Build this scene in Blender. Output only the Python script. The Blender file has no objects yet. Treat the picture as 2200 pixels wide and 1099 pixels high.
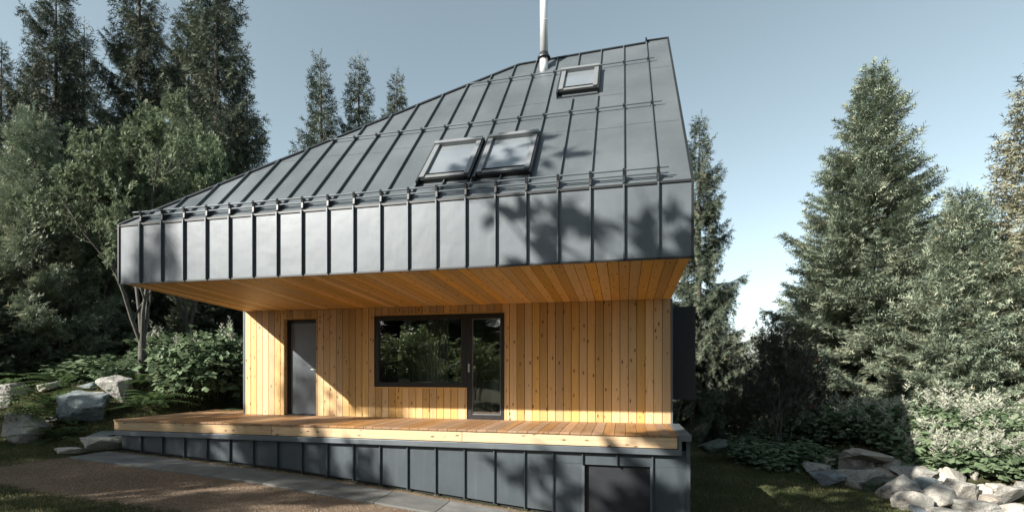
import bpy, bmesh, math, random
import numpy as np
from mathutils import Vector, Matrix, noise as mnoise
R = math.radians
scene = bpy.context.scene
COL = scene.collection

# ------------------------------------------------------------------ camera, sky, sun, exposure
YAW = R(12.73); FPX = 1062.0; HZ = 793.0
cam_data = bpy.data.cameras.new("camera"); cam = bpy.data.objects.new("camera", cam_data); COL.objects.link(cam)
cam.location = (0, 0, 0); cam.rotation_euler = (R(90), 0, YAW)
cam_data.sensor_width = 36; cam_data.lens = FPX / 2200 * 36
cam_data.shift_y = (HZ - 549.5) / 2200
cam_data.clip_start = 0.05; cam_data.clip_end = 2000
scene.camera = cam
SUN = Vector((-2.6, -2.73, 2.14)).normalized()          # towards the sun
world = bpy.data.worlds.new("World"); scene.world = world; world.use_nodes = True
wn = world.node_tree.nodes; wl = world.node_tree.links; wn.clear()
sky = wn.new("ShaderNodeTexSky"); sky.sky_type = 'NISHITA'; sky.sun_disc = False
sky.sun_elevation = math.asin(SUN.z); sky.sun_rotation = math.atan2(SUN.x, SUN.y)
sky.altitude = 900; sky.air_density = 1.0; sky.dust_density = 2.0; sky.ozone_density = 1.0
hs = wn.new("ShaderNodeHueSaturation"); hs.inputs['Saturation'].default_value = 0.58; hs.inputs['Hue'].default_value = .464
bg = wn.new("ShaderNodeBackground"); bg.inputs['Strength'].default_value = 0.08
wo = wn.new("ShaderNodeOutputWorld")
wl.new(sky.outputs[0], hs.inputs['Color']); wl.new(hs.outputs[0], bg.inputs[0]); wl.new(bg.outputs[0], wo.inputs[0])
sl = bpy.data.lights.new("sun", 'SUN'); sl.energy = 5.0; sl.angle = R(0.5); sl.color = (1.0, 0.945, 0.86)
so = bpy.data.objects.new("sun", sl); COL.objects.link(so); so.location = SUN * 60
so.rotation_euler = SUN.to_track_quat('Z', 'Y').to_euler()
scene.view_settings.view_transform = 'Standard'; scene.view_settings.look = 'None'
scene.view_settings.exposure = 1.32; scene.view_settings.gamma = 1.0
scene.cycles.max_bounces = 6; scene.cycles.transparent_max_bounces = 16
scene.cycles.use_denoising = True

# ------------------------------------------------------------------ helpers
CA, SA = math.cos(YAW), math.sin(YAW)
def at(px, py, D):
    "point seen at pixel (2200 wide frame) at depth D along the view axis"
    u = (px - 1100) / FPX; v = (HZ - py) / FPX
    return Vector((D * (-SA + u * CA), D * (CA + u * SA), D * v))
def smooth(a, b, x):
    t = min(1, max(0, (x - a) / (b - a))); return t * t * (3 - 2 * t)
GX = [-60, -30, -14, -9.4, -5.94, -3.46, -1.65, .9, 5, 14, 30, 70]
GZ = [.5, -.9, -1.42, -1.58, -1.80, -2.04, -2.22, -2.42, -2.46, -2.7, -3.4, -6]
def ground(x, y):
    z = float(np.interp(x, GX, GZ))
    left = smooth(-9.2, -10.6, x) if y < 13.5 else smooth(1.5, -7, x)
    z += left * (1.05 * smooth(7.5, 9.8, y) + .13 * max(0, min(y, 70) - 9.8))
    z += .5 * smooth(1.08, .7, math.hypot((x - 9.6) / 5.2, (y - 14.8) / 5.0))
    z -= .05 * max(0, y - 22) * smooth(0, 6, x)
    if x < -3 and y < 6: z += .02 * (6 - y) * smooth(-3, -8, x)
    z += .035 * mnoise.noise(Vector((x * .6, y * .6, 0))) * smooth(.5, 1.2, abs(y - 7.2))
    return z
def tag(o, label=None, cat=None, group=None, kind=None):
    for k, v in (('label', label), ('category', cat), ('group', group), ('kind', kind)):
        if v: o[k] = v
    return o
def empty(name, loc=(0, 0, 0), rz=0):
    o = bpy.data.objects.new(name, None); COL.objects.link(o); o.location = loc
    o.rotation_euler = (0, 0, rz); o.empty_display_size = .2; return o
def link(name, me, m=None, parent=None):
    o = bpy.data.objects.new(name, me); COL.objects.link(o)
    if m: me.materials.append(m)
    if parent: o.parent = parent
    return o
def copy_tree(o, parent=None):
    c = o.copy(); COL.objects.link(c); c.parent = parent
    for ch in o.children: copy_tree(ch, c)
    return c
def npmesh(name, V, T, tone=None, smooth_=False):
    V = np.asarray(V, np.float32); T = np.asarray(T, np.int32); n = T.shape[1]
    me = bpy.data.meshes.new(name); me.vertices.add(len(V)); me.vertices.foreach_set('co', V.ravel())
    me.loops.add(T.size); me.loops.foreach_set('vertex_index', T.ravel())
    me.polygons.add(len(T)); me.polygons.foreach_set('loop_start', np.arange(0, T.size, n, dtype=np.int32))
    me.polygons.foreach_set('loop_total', np.full(len(T), n, np.int32))
    if smooth_: me.polygons.foreach_set('use_smooth', np.ones(len(T), bool))
    if tone is not None:
        a = me.attributes.new('tone', 'FLOAT', 'POINT'); a.data.foreach_set('value', np.asarray(tone, np.float32))
    me.update(calc_edges=True); me.validate(); return me
def unit(a): return a / (np.linalg.norm(a, axis=-1, keepdims=True) + 1e-9)
class MB:
    "collects boxes, prisms and tubes into one mesh, with a random tone per piece"
    def __init__(s, seed=1): s.V = []; s.F = []; s.t = []; s.rng = random.Random(seed)
    def add(s, V, F, tone=None):
        b = len(s.V); s.V += [tuple(v) for v in V]; s.F += [tuple(i + b for i in f) for f in F]
        t = s.rng.random() if tone is None else tone; s.t += [t] * len(V)
    def box(s, x0, x1, y0, y1, z0, z1, tone=None):
        s.hexa([(x0, y0, z0), (x1, y0, z0), (x1, y1, z0), (x0, y1, z0), (x0, y0, z1), (x1, y0, z1), (x1, y1, z1), (x0, y1, z1)], tone)
    def hexa(s, v, tone=None):
        s.add(v, [(3, 2, 1, 0), (4, 5, 6, 7), (0, 1, 5, 4), (1, 2, 6, 5), (2, 3, 7, 6), (3, 0, 4, 7)], tone)
    def obox(s, o, u, v, n, tone=None):
        "box from corner o along three edge vectors"
        o, u, v, n = map(Vector, (o, u, v, n))
        s.hexa([o, o + u, o + u + v, o + v, o + n, o + u + n, o + u + v + n, o + v + n], tone)
    def tube(s, pts, rad, k=8, tone=None, cap=True):
        pts = [Vector(p) for p in pts]; rad = rad if isinstance(rad, (list, tuple)) else [rad] * len(pts); V = []; F = []
        for i, p in enumerate(pts):
            d = (pts[min(i + 1, len(pts) - 1)] - pts[max(i - 1, 0)]).normalized()
            a = d.orthogonal().normalized() if i == 0 else (a - d * a.dot(d)).normalized()
            b = d.cross(a)
            for j in range(k):
                t = 2 * math.pi * j / k; V.append(p + (a * math.cos(t) + b * math.sin(t)) * rad[i])
        for i in range(len(pts) - 1):
            for j in range(k):
                F.append((i * k + j, i * k + (j + 1) % k, (i + 1) * k + (j + 1) % k, (i + 1) * k + j))
        if cap: F += [tuple(range(k))[::-1], tuple((len(pts) - 1) * k + j for j in range(k))]
        s.add(V, F, tone)
    def build(s, name, m, parent=None, smooth_=False, bevel=0):
        me = bpy.data.meshes.new(name); me.from_pydata(s.V, [], s.F)
        a = me.attributes.new('tone', 'FLOAT', 'POINT'); a.data.foreach_set('value', s.t)
        if smooth_: me.polygons.foreach_set('use_smooth', [True] * len(me.polygons))
        me.update(); o = link(name, me, m, parent)
        if bevel:
            b = o.modifiers.new('bevel', 'BEVEL'); b.width = bevel; b.segments = 2; b.limit_method = 'ANGLE'
        return o

# ------------------------------------------------------------------ materials
def mat(name):
    m = bpy.data.materials.new(name); m.use_nodes = True; nt = m.node_tree
    return m, nt, nt.nodes['Principled BSDF']
def nd(nt, t, **kw):
    n = nt.nodes.new(t)
    for k, v in kw.items():
        if k in n.inputs: n.inputs[k].default_value = v
        else: setattr(n, k, v)
    return n
def ramp(nt, src, stops):
    r = nt.nodes.new('ShaderNodeValToRGB'); e = r.color_ramp.elements
    while len(e) < len(stops): e.new(.5)
    for el, (p, c) in zip(e, stops): el.position = p; el.color = (*c, 1) if len(c) == 3 else c
    nt.links.new(src, r.inputs[0]); return r.outputs[0]
def mixc(nt, f, a, b, mode='MIX'):
    n = nt.nodes.new('ShaderNodeMix'); n.data_type = 'RGBA'; n.blend_type = mode
    for i, v in ((0, f), (6, a), (7, b)):
        if isinstance(v, (int, float)): n.inputs[i].default_value = v
        elif isinstance(v, tuple): n.inputs[i].default_value = (*v, 1)
        else: nt.links.new(v, n.inputs[i])
    return n.outputs[2]
def coords(nt, scale=(1, 1, 1), off=None):
    tc = nt.nodes.new('ShaderNodeTexCoord'); mp = nt.nodes.new('ShaderNodeMapping'); mp.inputs['Scale'].default_value = scale
    nt.links.new(tc.outputs['Object'], mp.inputs[0])
    if off is not None: nt.links.new(off, mp.inputs['Location'])
    return mp.outputs[0]
def noise(nt, vec, scale, detail=4, rough=.55, dist=0):
    n = nd(nt, 'ShaderNodeTexNoise', Scale=scale, Detail=detail, Roughness=rough, Distortion=dist)
    nt.links.new(vec, n.inputs['Vector']); return n.outputs['Fac']
def bump(nt, b, h, strength, dist=.01):
    n = nd(nt, 'ShaderNodeBump', Strength=strength, Distance=dist); nt.links.new(h, n.inputs['Height'])
    nt.links.new(n.outputs[0], b.inputs['Normal'])
def attr(nt, name='tone'):
    n = nt.nodes.new('ShaderNodeAttribute'); n.attribute_name = name; return n.outputs['Fac']
def plain(name, c, rough=.5, metal=0, nscale=0, namp=.25, bmp=0):
    m, nt, b = mat(name); b.inputs['Roughness'].default_value = rough; b.inputs['Metallic'].default_value = metal
    b.inputs['Base Color'].default_value = (*c, 1)
    if nscale:
        v = coords(nt); f = noise(nt, v, nscale)
        nt.links.new(ramp(nt, f, [(.25, tuple(x * (1 - namp) for x in c)), (.75, tuple(x * (1 + namp) for x in c))]), b.inputs['Base Color'])
        if bmp: bump(nt, b, f, bmp)
    return m
def metal_paint(name, c, rough, metal=.32):
    m, nt, b = mat(name); v = coords(nt)
    f = noise(nt, v, 1.1, 5); g = noise(nt, v, 160, 2); big = noise(nt, v, 2.6, 2)
    col = ramp(nt, f, [(.3, tuple(x * .82 for x in c)), (.7, tuple(x * 1.12 for x in c))])
    nt.links.new(mixc(nt, attr(nt), col, mixc(nt, .08, col, (.3, .33, .35))), b.inputs['Base Color'])
    nt.links.new(ramp(nt, f, [(.3, (rough - .05,) * 3), (.7, (rough + .06,) * 3)]), b.inputs['Roughness'])
    b.inputs['Metallic'].default_value = metal
    st = noise(nt, coords(nt, (9, 9, .7)), 1.5, 4, .6); nt.links.new(mixc(nt, ramp(nt, st, [(.52, (0,) * 3), (.75, (.07,) * 3)]), b.inputs['Base Color'].links[0].from_socket, (.26, .28, .29)), b.inputs['Base Color'])
    b1 = nd(nt, 'ShaderNodeBump', Strength=.25, Distance=.004); nt.links.new(g, b1.inputs['Height'])
    b2 = nd(nt, 'ShaderNodeBump', Strength=.12, Distance=.05); nt.links.new(big, b2.inputs['Height'])
    nt.links.new(b1.outputs[0], b2.inputs['Normal']); nt.links.new(b2.outputs[0], b.inputs['Normal'])
    return m
def wood(name, light, dark, axis, knots=True, rough=.55, gray=0):
    "boards with grain along an axis; every board has its own tone attribute that shifts colour and pattern"
    m, nt, b = mat(name); t = attr(nt)
    off = nd(nt, 'ShaderNodeCombineXYZ'); mu = nd(nt, 'ShaderNodeMath', operation='MULTIPLY'); mu.inputs[1].default_value = 37.
    nt.links.new(t, mu.inputs[0])
    for i in range(3): nt.links.new(mu.outputs[0], off.inputs[i])
    sc = [14., 14., 14.]; sc[axis] = .55
    v = coords(nt, tuple(sc), off.outputs[0]); g = noise(nt, v, 1.6, 5, .6, 1.2); fine = noise(nt, v, 9, 3)
    base = ramp(nt, g, [(.3, dark), (.55, light), (.8, tuple(x * .86 for x in light))])
    base = mixc(nt, .35, base, ramp(nt, fine, [(.35, tuple(x * .75 for x in light)), (.65, light)]))
    hsv = nd(nt, 'ShaderNodeHueSaturation'); nt.links.new(base, hsv.inputs['Color'])
    mr = nd(nt, 'ShaderNodeMapRange'); mr.inputs[3].default_value = .72; mr.inputs[4].default_value = 1.14; nt.links.new(t, mr.inputs[0])
    nt.links.new(mr.outputs[0], hsv.inputs['Value'])
    m2 = nd(nt, 'ShaderNodeMath', operation='FRACT'); m3 = nd(nt, 'ShaderNodeMath', operation='MULTIPLY'); m3.inputs[1].default_value = 7.3
    nt.links.new(t, m3.inputs[0]); nt.links.new(m3.outputs[0], m2.inputs[0])
    mr2 = nd(nt, 'ShaderNodeMapRange'); mr2.inputs[3].default_value = .82; mr2.inputs[4].default_value = 1.12; nt.links.new(m2.outputs[0], mr2.inputs[0])
    nt.links.new(mr2.outputs[0], hsv.inputs['Saturation'])
    c = hsv.outputs[0]
    if knots:
        ks = [13., 13., 13.]; ks[axis] = 5.2
        kv = coords(nt, tuple(ks), off.outputs[0]); vo = nd(nt, 'ShaderNodeTexVoronoi', Scale=1.0, Randomness=1.0); nt.links.new(kv, vo.inputs['Vector'])
        sep = nd(nt, 'ShaderNodeSeparateColor'); nt.links.new(vo.outputs['Color'], sep.inputs[0])
        lt = nd(nt, 'ShaderNodeMath', operation='LESS_THAN'); lt.inputs[1].default_value = .55; nt.links.new(sep.outputs[0], lt.inputs[0])
        k = ramp(nt, vo.outputs['Distance'], [(.10, (1, 1, 1)), (.24, (0, 0, 0))])
        k2 = mixc(nt, 1., k, lt.outputs[0], 'MULTIPLY')
        c = mixc(nt, k2, c, mixc(nt, 1., c, (.24, .15, .09), 'MULTIPLY'))
    if gray:
        w = noise(nt, coords(nt, (.6, .6, .6)), 3, 4); c = mixc(nt, ramp(nt, w, [(.4, (0,) * 3), (.75, (gray,) * 3)]), c, (.28, .25, .21))
    nt.links.new(c, b.inputs['Base Color']); b.inputs['Roughness'].default_value = rough
    bump(nt, b, g, .25, .004); return m
def foliage(name, stops, transl=.25, rough=.55, spec=.18):
    m, nt, b = mat(name); c = ramp(nt, attr(nt), stops)
    oi = nt.nodes.new('ShaderNodeObjectInfo'); h = nd(nt, 'ShaderNodeHueSaturation'); nt.links.new(c, h.inputs['Color'])
    mr = nd(nt, 'ShaderNodeMapRange'); mr.inputs[3].default_value = .85; mr.inputs[4].default_value = 1.15
    nt.links.new(oi.outputs['Random'], mr.inputs[0]); nt.links.new(mr.outputs[0], h.inputs['Value']); c = h.outputs[0]
    nt.links.new(c, b.inputs['Base Color']); b.inputs['Roughness'].default_value = rough; b.inputs['Specular IOR Level'].default_value = spec
    tr = nt.nodes.new('ShaderNodeBsdfTranslucent'); nt.links.new(c, tr.inputs[0])
    mx = nd(nt, 'ShaderNodeMixShader'); mx.inputs[0].default_value = transl
    nt.links.new(b.outputs[0], mx.inputs[1]); nt.links.new(tr.outputs[0], mx.inputs[2])
    nt.links.new(mx.outputs[0], nt.nodes['Material Output'].inputs[0]); return m
def rockmat(name, c, lich=(.30, .32, .27), moss=0):
    m, nt, b = mat(name); v = coords(nt)
    f = noise(nt, v, 2.2, 8, .65); s = noise(nt, v, 26, 3, .7); l = noise(nt, v, 5, 5, .6, .6)
    base = ramp(nt, f, [(.3, tuple(x * .55 for x in c)), (.5, c), (.72, tuple(min(.6, x * 1.3) for x in c))])
    base = mixc(nt, .4, base, ramp(nt, s, [(.38, tuple(x * .5 for x in c)), (.6, tuple(min(.7, x * 1.35) for x in c))]))
    base = mixc(nt, ramp(nt, l, [(.5, (0,) * 3), (.64, (.65,) * 3)]), base, lich)
    if moss: base = mixc(nt, ramp(nt, l, [(.36, (moss,) * 3), (.5, (0,) * 3)]), base, (.03, .055, .025))
    nt.links.new(base, b.inputs['Base Color']); b.inputs['Roughness'].default_value = .85
    ad = nd(nt, 'ShaderNodeMath', operation='ADD'); nt.links.new(f, ad.inputs[0]); m4 = nd(nt, 'ShaderNodeMath', operation='MULTIPLY'); m4.inputs[1].default_value = .3
    nt.links.new(s, m4.inputs[0]); nt.links.new(m4.outputs[0], ad.inputs[1]); bump(nt, b, ad.outputs[0], .9, .07); return m

M = {}
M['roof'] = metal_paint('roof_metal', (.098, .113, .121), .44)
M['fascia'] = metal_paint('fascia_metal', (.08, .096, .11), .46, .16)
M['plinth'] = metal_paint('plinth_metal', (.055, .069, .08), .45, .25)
M['trim'] = plain('dark_trim', (.012, .014, .016), .45, .1, 3)
M['seam'] = M['trim']
M['coping'] = metal_paint('coping_metal', (.11, .128, .143), .42)
M['wall'] = wood('larch_wall', (.66, .425, .175), (.51, .305, .11), 2)
M['soffit'] = wood('larch_soffit', (.80, .49, .17), (.64, .36, .105), 1)
M['deck'] = wood('larch_deck', (.33, .175, .07), (.21, .105, .045), 1, rough=.6, gray=.25)
M['beam'] = wood('larch_beam', (.52, .35, .17), (.36, .22, .095), 0, gray=.2)
M['frame'] = plain('window_frame_paint', (.022, .022, .024), .35, .1, 8, .15)
M['door'] = metal_paint('door_paint', (.14, .16, .178), .34)
M['alu'] = plain('skylight_cover', (.2, .21, .215), .4, .3, 5, .12)
M['steel'] = plain('stainless_steel', (.62, .64, .66), .42, .45, 4, .1)
M['blackbox'] = plain('black_ribbed_cladding', (.018, .02, .024), .5, 0, 5, .2)
M['room'] = plain('interior_plaster', (.80, .75, .62), .8, 0, 2, .06)
M['roomwood'] = wood('interior_wood', (.40, .24, .11), (.28, .16, .07), 0, False)
M['white'] = plain('white_board', (.72, .73, .75), .5, 0, 4, .04)
M['bark_s'] = plain('spruce_bark', (.05, .042, .036), .9, 0, 7, .5, .8)
M['bark_d'] = plain('rowan_bark', (.07, .066, .057), .85, 0, 9, .45, .7)
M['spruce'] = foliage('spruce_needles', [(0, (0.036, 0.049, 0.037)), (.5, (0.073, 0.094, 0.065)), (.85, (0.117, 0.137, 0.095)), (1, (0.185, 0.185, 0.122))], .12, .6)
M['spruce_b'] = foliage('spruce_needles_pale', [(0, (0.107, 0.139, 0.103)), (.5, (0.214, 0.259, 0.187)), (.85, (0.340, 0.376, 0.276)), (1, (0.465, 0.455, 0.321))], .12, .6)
M['larch'] = foliage('larch_needles', [(0, (0.150, 0.150, 0.104)), (.5, (0.262, 0.262, 0.178)), (1, (0.375, 0.355, 0.244))], .15, .6)
M['leaf'] = foliage('rowan_leaves', [(0, (0.072, 0.101, 0.059)), (.5, (0.151, 0.197, 0.115)), (1, (0.293, 0.332, 0.200))], .3, .45)
M['glowleaf'] = foliage('backlit_leaves', [(0, (.06, .09, .03)), (.5, (.12, .17, .06)), (1, (.24, .28, .12))], .5, .4)
M['darkleaf'] = foliage('dark_leaves', [(0, (0.033, 0.039, 0.030)), (.6, (0.068, 0.068, 0.051)), (.93, (0.105, 0.090, 0.068)), (1, (0.195, 0.053, 0.045))], .25, .5)
M['herb'] = foliage('goatsbeard_leaves', [(0, (0.072, 0.114, 0.066)), (.6, (0.150, 0.204, 0.114)), (1, (0.264, 0.318, 0.198))], .3, .5)

M['plume'] = foliage('cream_plumes', [(0, (0.272, 0.289, 0.221)), (1, (0.468, 0.468, 0.391))], .3, .7)
M['fern'] = foliage('fern_fronds', [(0, (0.039, 0.072, 0.029)), (1, (0.111, 0.163, 0.065))], .3, .5)
M['grass'] = foliage('grass_blades', [(0, (0.041, 0.061, 0.024)), (.6, (0.101, 0.115, 0.047)), (1, (0.230, 0.203, 0.101))], .25, .6)
M['rock'] = rockmat('granite_grey', (.25, .24, .22)); M['rock_p'] = rockmat('granite_pale', (.36, .34, .30), (.44, .43, .37))
M['rock_b'] = rockmat('granite_brown', (.27, .235, .195)); M['rock_m'] = rockmat('mossy_stone', (.06, .065, .055), (.10, .12, .10), .9)
M['rock_l'] = rockmat('lichen_stone', (.13, .15, .155), (.22, .27, .27))

# ground: lawn, gravel and forest floor blended by place
m, nt, b = mat('ground_soil'); v = coords(nt)
n1 = noise(nt, v, .7, 6); n2 = noise(nt, v, 9, 6, .7); n3 = noise(nt, v, 60, 3, .7)
lawn = ramp(nt, n2, [(.3, (.030, .034, .017)), (.55, (.06, .063, .030)), (.75, (.105, .088, .05))])
grav = ramp(nt, n3, [(.3, (.12, .085, .056)), (.5, (.25, .185, .13)), (.72, (.40, .325, .245))])
grav = mixc(nt, ramp(nt, n1, [(.4, (0,) * 3), (.7, (.5,) * 3)]), grav, (.12, .082, .055))
ga = attr(nt, 'gravel'); ad = nd(nt, 'ShaderNodeMath', operation='ADD'); mm = nd(nt, 'ShaderNodeMath', operation='MULTIPLY_ADD')
nt.links.new(n2, mm.inputs[0]); mm.inputs[1].default_value = .9; mm.inputs[2].default_value = -.45
nt.links.new(ga, ad.inputs[0]); nt.links.new(mm.outputs[0], ad.inputs[1])
nt.links.new(mixc(nt, ramp(nt, ad.outputs[0], [(.4, (0,) * 3), (.6, (1,) * 3)]), lawn, grav), b.inputs['Base Color'])
b.inputs['Roughness'].default_value = .95; b.inputs['Specular IOR Level'].default_value = .15
a2 = nd(nt, 'ShaderNodeMath', operation='ADD'); nt.links.new(n2, a2.inputs[0]); nt.links.new(n3, a2.inputs[1]); bump(nt, b, a2.outputs[0], .9, .05)
M['ground'] = m
m, nt, b = mat('paving_stone'); v = coords(nt); f = noise(nt, v, 4, 6, .6)
c = ramp(nt, f, [(.3, (.12, .125, .12)), (.7, (.2, .205, .195))]); nt.links.new(mixc(nt, attr(nt), mixc(nt, 1., c, (.7, .7, .7), 'MULTIPLY'), c), b.inputs['Base Color'])
b.inputs['Roughness'].default_value = .8; bump(nt, b, noise(nt, v, 40, 3), .3, .01); M['paving'] = m
# clear glass: reflection by Fresnel over a see-through pane
m, nt, b = mat('window_glass'); nt.nodes.remove(b)
fr = nd(nt, 'ShaderNodeFresnel', IOR=2.3); tr = nt.nodes.new('ShaderNodeBsdfTransparent'); tr.inputs[0].default_value = (.86, .89, .86, 1)
gl = nt.nodes.new('ShaderNodeBsdfGlossy'); gl.inputs['Roughness'].default_value = 0; gl.inputs[0].default_value = (1, 1, 1, 1); mx = nt.nodes.new('ShaderNodeMixShader')
nt.links.new(fr.outputs[0], mx.inputs[0]); nt.links.new(tr.outputs[0], mx.inputs[1]); nt.links.new(gl.outputs[0], mx.inputs[2])
nt.links.new(mx.outputs[0], nt.nodes['Material Output'].inputs[0]); M['glass'] = m
m, nt, b = mat('skylight_glass'); b.inputs['Base Color'].default_value = (.17, .19, .235, 1); b.inputs['Roughness'].default_value = .12
b.inputs['Coat Weight'].default_value = 1; b.inputs['Coat Roughness'].default_value = .02
nt.links.new(ramp(nt, noise(nt, coords(nt), 1.5, 2), [(.3, (.14, .16, .175)), (.7, (.19, .21, .225))]), b.inputs['Base Color']); M['skyglass'] = m

# ------------------------------------------------------------------ ground
xs = np.concatenate([np.linspace(-220, -32, 12)[:-1], np.linspace(-32, -15, 24)[:-1], np.linspace(-15, 12, 190)[:-1], np.linspace(12, 40, 40)[:-1], np.linspace(40, 220, 10)])
ys = np.concatenate([np.linspace(-90, -10, 14)[:-1], np.linspace(-10, 2, 30)[:-1], np.linspace(2, 18, 120)[:-1], np.linspace(18, 45, 40)[:-1], np.linspace(45, 320, 16)])
V = np.array([(x, y, ground(x, y)) for y in ys for x in xs]); nx = len(xs)
F = np.array([(j * nx + i, j * nx + i + 1, (j + 1) * nx + i + 1, (j + 1) * nx + i) for j in range(len(ys) - 1) for i in range(nx - 1)])
def gravel_mask(x, y):
    return smooth(-10.6, -8.8, x) * smooth(4.7, 5.7, y + max(0, x + 5) * .5) * smooth(7.9, 7.4, y) * smooth(.3, -.6, x)
me = npmesh('ground', V, F, None, True)
a = me.attributes.new('gravel', 'FLOAT', 'POINT'); a.data.foreach_set('value', np.array([gravel_mask(x, y) for x, y, z in V], np.float32))
tag(link('ground', me, M['ground']), kind='structure')
mb = MB(3); x = -9.55
while x < -.9:
    w = .98 if x < -1.5 else .6; z0, z1 = ground(x, 7.15), ground(x + w, 7.15); g = .008
    mb.hexa([(x, 6.8, z0 - .08), (x + w - g, 6.8, z1 - .08), (x + w - g, 7.46, z1 - .08), (x, 7.46, z0 - .08), (x, 6.8, z0 + .03), (x + w - g, 6.8, z1 + .03), (x + w - g, 7.46, z1 + .03), (x, 7.46, z0 + .03)])
    x += w
tag(mb.build('path', M['paving'], bevel=.008), kind='structure')

# ------------------------------------------------------------------ house
XL, XR, YF, YW, YB = -8.03, .82, 6.467, 9.2, 13.15
ZS, ZW, ZF, ZD = 1.40, 1.255, 2.355, -.965
KP = 1.152; PITCH = math.atan(KP); UP = Vector((0, math.cos(PITCH), math.sin(PITCH))); NR = Vector((0, -math.sin(PITCH), math.cos(PITCH)))
def roofz(y): return ZF + KP * (y - YF)
RLx, RLy, RRx, RRy, CPy = -2.05, 9.73, .44, 9.885, 9.96
RL = Vector((RLx, RLy, roofz(RLy))); RR_ = Vector((RRx, RRy, roofz(RRy)))
SEAMS = [-7.599 + .4222 * i for i in range(20)]
house = empty('mountain_house', (-3.6, 9.2, -2.4))
tag(house, 'larch clad mountain house under a large faceted dark metal roof', 'house')
_hinv = Matrix.Translation(-Vector(house.location))
HL = -Vector(house.location)
def hpart(o):                       # geometry is written in world metres: shift it to the house's own origin
    o.data.transform(Matrix.Translation(HL)); return o
def H(mb, name, m, **k): return hpart(mb.build(name, m, house, **k))
def S(mb, name, m, parent, **k):
    o = mb.build(name, m, parent, **k); o.data.transform(Matrix.Translation(HL)); return o

def ytop(x):
    if x < RLx: return YF + (x - XL) / (RLx - XL) * (RLy - YF)
    if x < RRx: return RLy + (x - RLx) / (RRx - RLx) * (RRy - RLy)
    return CPy
# roof shell
mb = MB(5)
for i in range(21):                 # one tray per pair of seams
    x0 = XL if i == 0 else SEAMS[i - 1]; x1 = XR if i == 20 else SEAMS[i]
    br = [x0] + [b for b in (RLx, RRx) if x0 < b < x1] + [x1]
    for a_, b_ in zip(br, br[1:]):
        ya, yb = ytop(a_ + 1e-5), ytop(b_ - 1e-5)
        mb.add([(a_, YF, ZF), (b_, YF, ZF), (b_, yb, roofz(yb)), (a_, ya, roofz(ya))], [(0, 1, 2, 3)])
B0, B1 = Vector((XL, YB, ZF)), Vector((XR, YB, ZF)); CR = Vector((XR, CPy, roofz(CPy))); CL = Vector((RRx, CPy, roofz(CPy)))
mb.add([(XL, YF, ZF), RL, B0], [(0, 1, 2)]); mb.add([B0, RL, RR_, CL, CR, B1], [(0, 1, 2, 5), (2, 3, 4, 5)])
sk = [(-2.915, -2.155, 6.80, 7.51), (-2.045, -1.275, 6.80, 7.53), (-1.10, -.435, 8.55, 9.15)]
for i, x in enumerate(SEAMS):       # standing seams
    segs = [(YF - .004, ytop(x))]
    for (a_, b_, y0, y1) in sk:
        if a_ - .02 < x < b_ + .02: segs = [(p, q) for s0, s1 in segs for p, q in ((s0, min(s1, y0 - .16 if y0 > 8 else y0)), (max(s0, y1), s1)) if q - p > .03]
    for y0, y1 in segs:
        mb.obox(Vector((x - .008, y0, roofz(y0))) - NR * .003, (.016, 0, 0), UP * ((y1 - y0) / UP.y), NR * .042, .0)
for x0, x1, y in ((XL + .9, XR - .03, 7.6), (.43, XR - .03, 9.02), (-2.1, -1.3, 8.42), (-.43, -.01, 8.42)):   # lap joints
    for i in range(-1, 20):
        a_ = max(x0, SEAMS[i] + .012 if i >= 0 else XL, XL + (y - YF) / (RLy - YF) * (RLx - XL)); b_ = min(x1, SEAMS[i + 1] - .012 if i < 19 else XR)
        yy = y - .02 * (i % 3)
        if b_ > a_ and not any(p - .03 < (a_ + b_) / 2 < q + .03 and r - .1 < yy < s + .1 for p, q, r, s in sk):
            mb.obox(Vector((a_, yy, roofz(yy))), (b_ - a_, 0, 0), UP * .012, NR * .003, 0.)
roof = H(mb, 'roof', M['roof'])
mb = MB(6)                          # dark edge trim: hip, ridge, step of the cap, verge
def edge(p, q, w=.05, h=.035, out=(0, 0, 0)):
    p, q = Vector(p), Vector(q); d = q - p; s_ = d.cross(NR).normalized() * w
    mb.obox(p - s_ * .5 - NR * .01 + Vector(out), d, s_, NR * h)
edge((XL, YF, ZF), RL, .06); edge(RL, RR_, .06); edge(CL, CR, .05, .03)
mb.obox(RR_ + Vector((-.03, -.02, 0)), (.03, 0, 0), UP * .14, NR * .05)
mb.obox(Vector((XR - .004, YF, ZF)) - NR * .10, (.03, 0, 0), CR - Vector((XR, YF, ZF)), NR * .125)
mb.box(XR - .003, XR + .027, YF - .02, YF + .09, ZS - .01, ZF + .02)
mb.box(XL - .027, XL + .003, YF - .02, YF + .09, ZS - .01, ZF + .01)
mb.box(XL, XR, YF - .016, YF + .02, ZF - .026, ZF + .004)
mb.box(XL, XR, YF - .014, YF + .02, ZS - .018, ZS + .006)
S(mb, 'edge_trim', M['trim'], roof)
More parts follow.
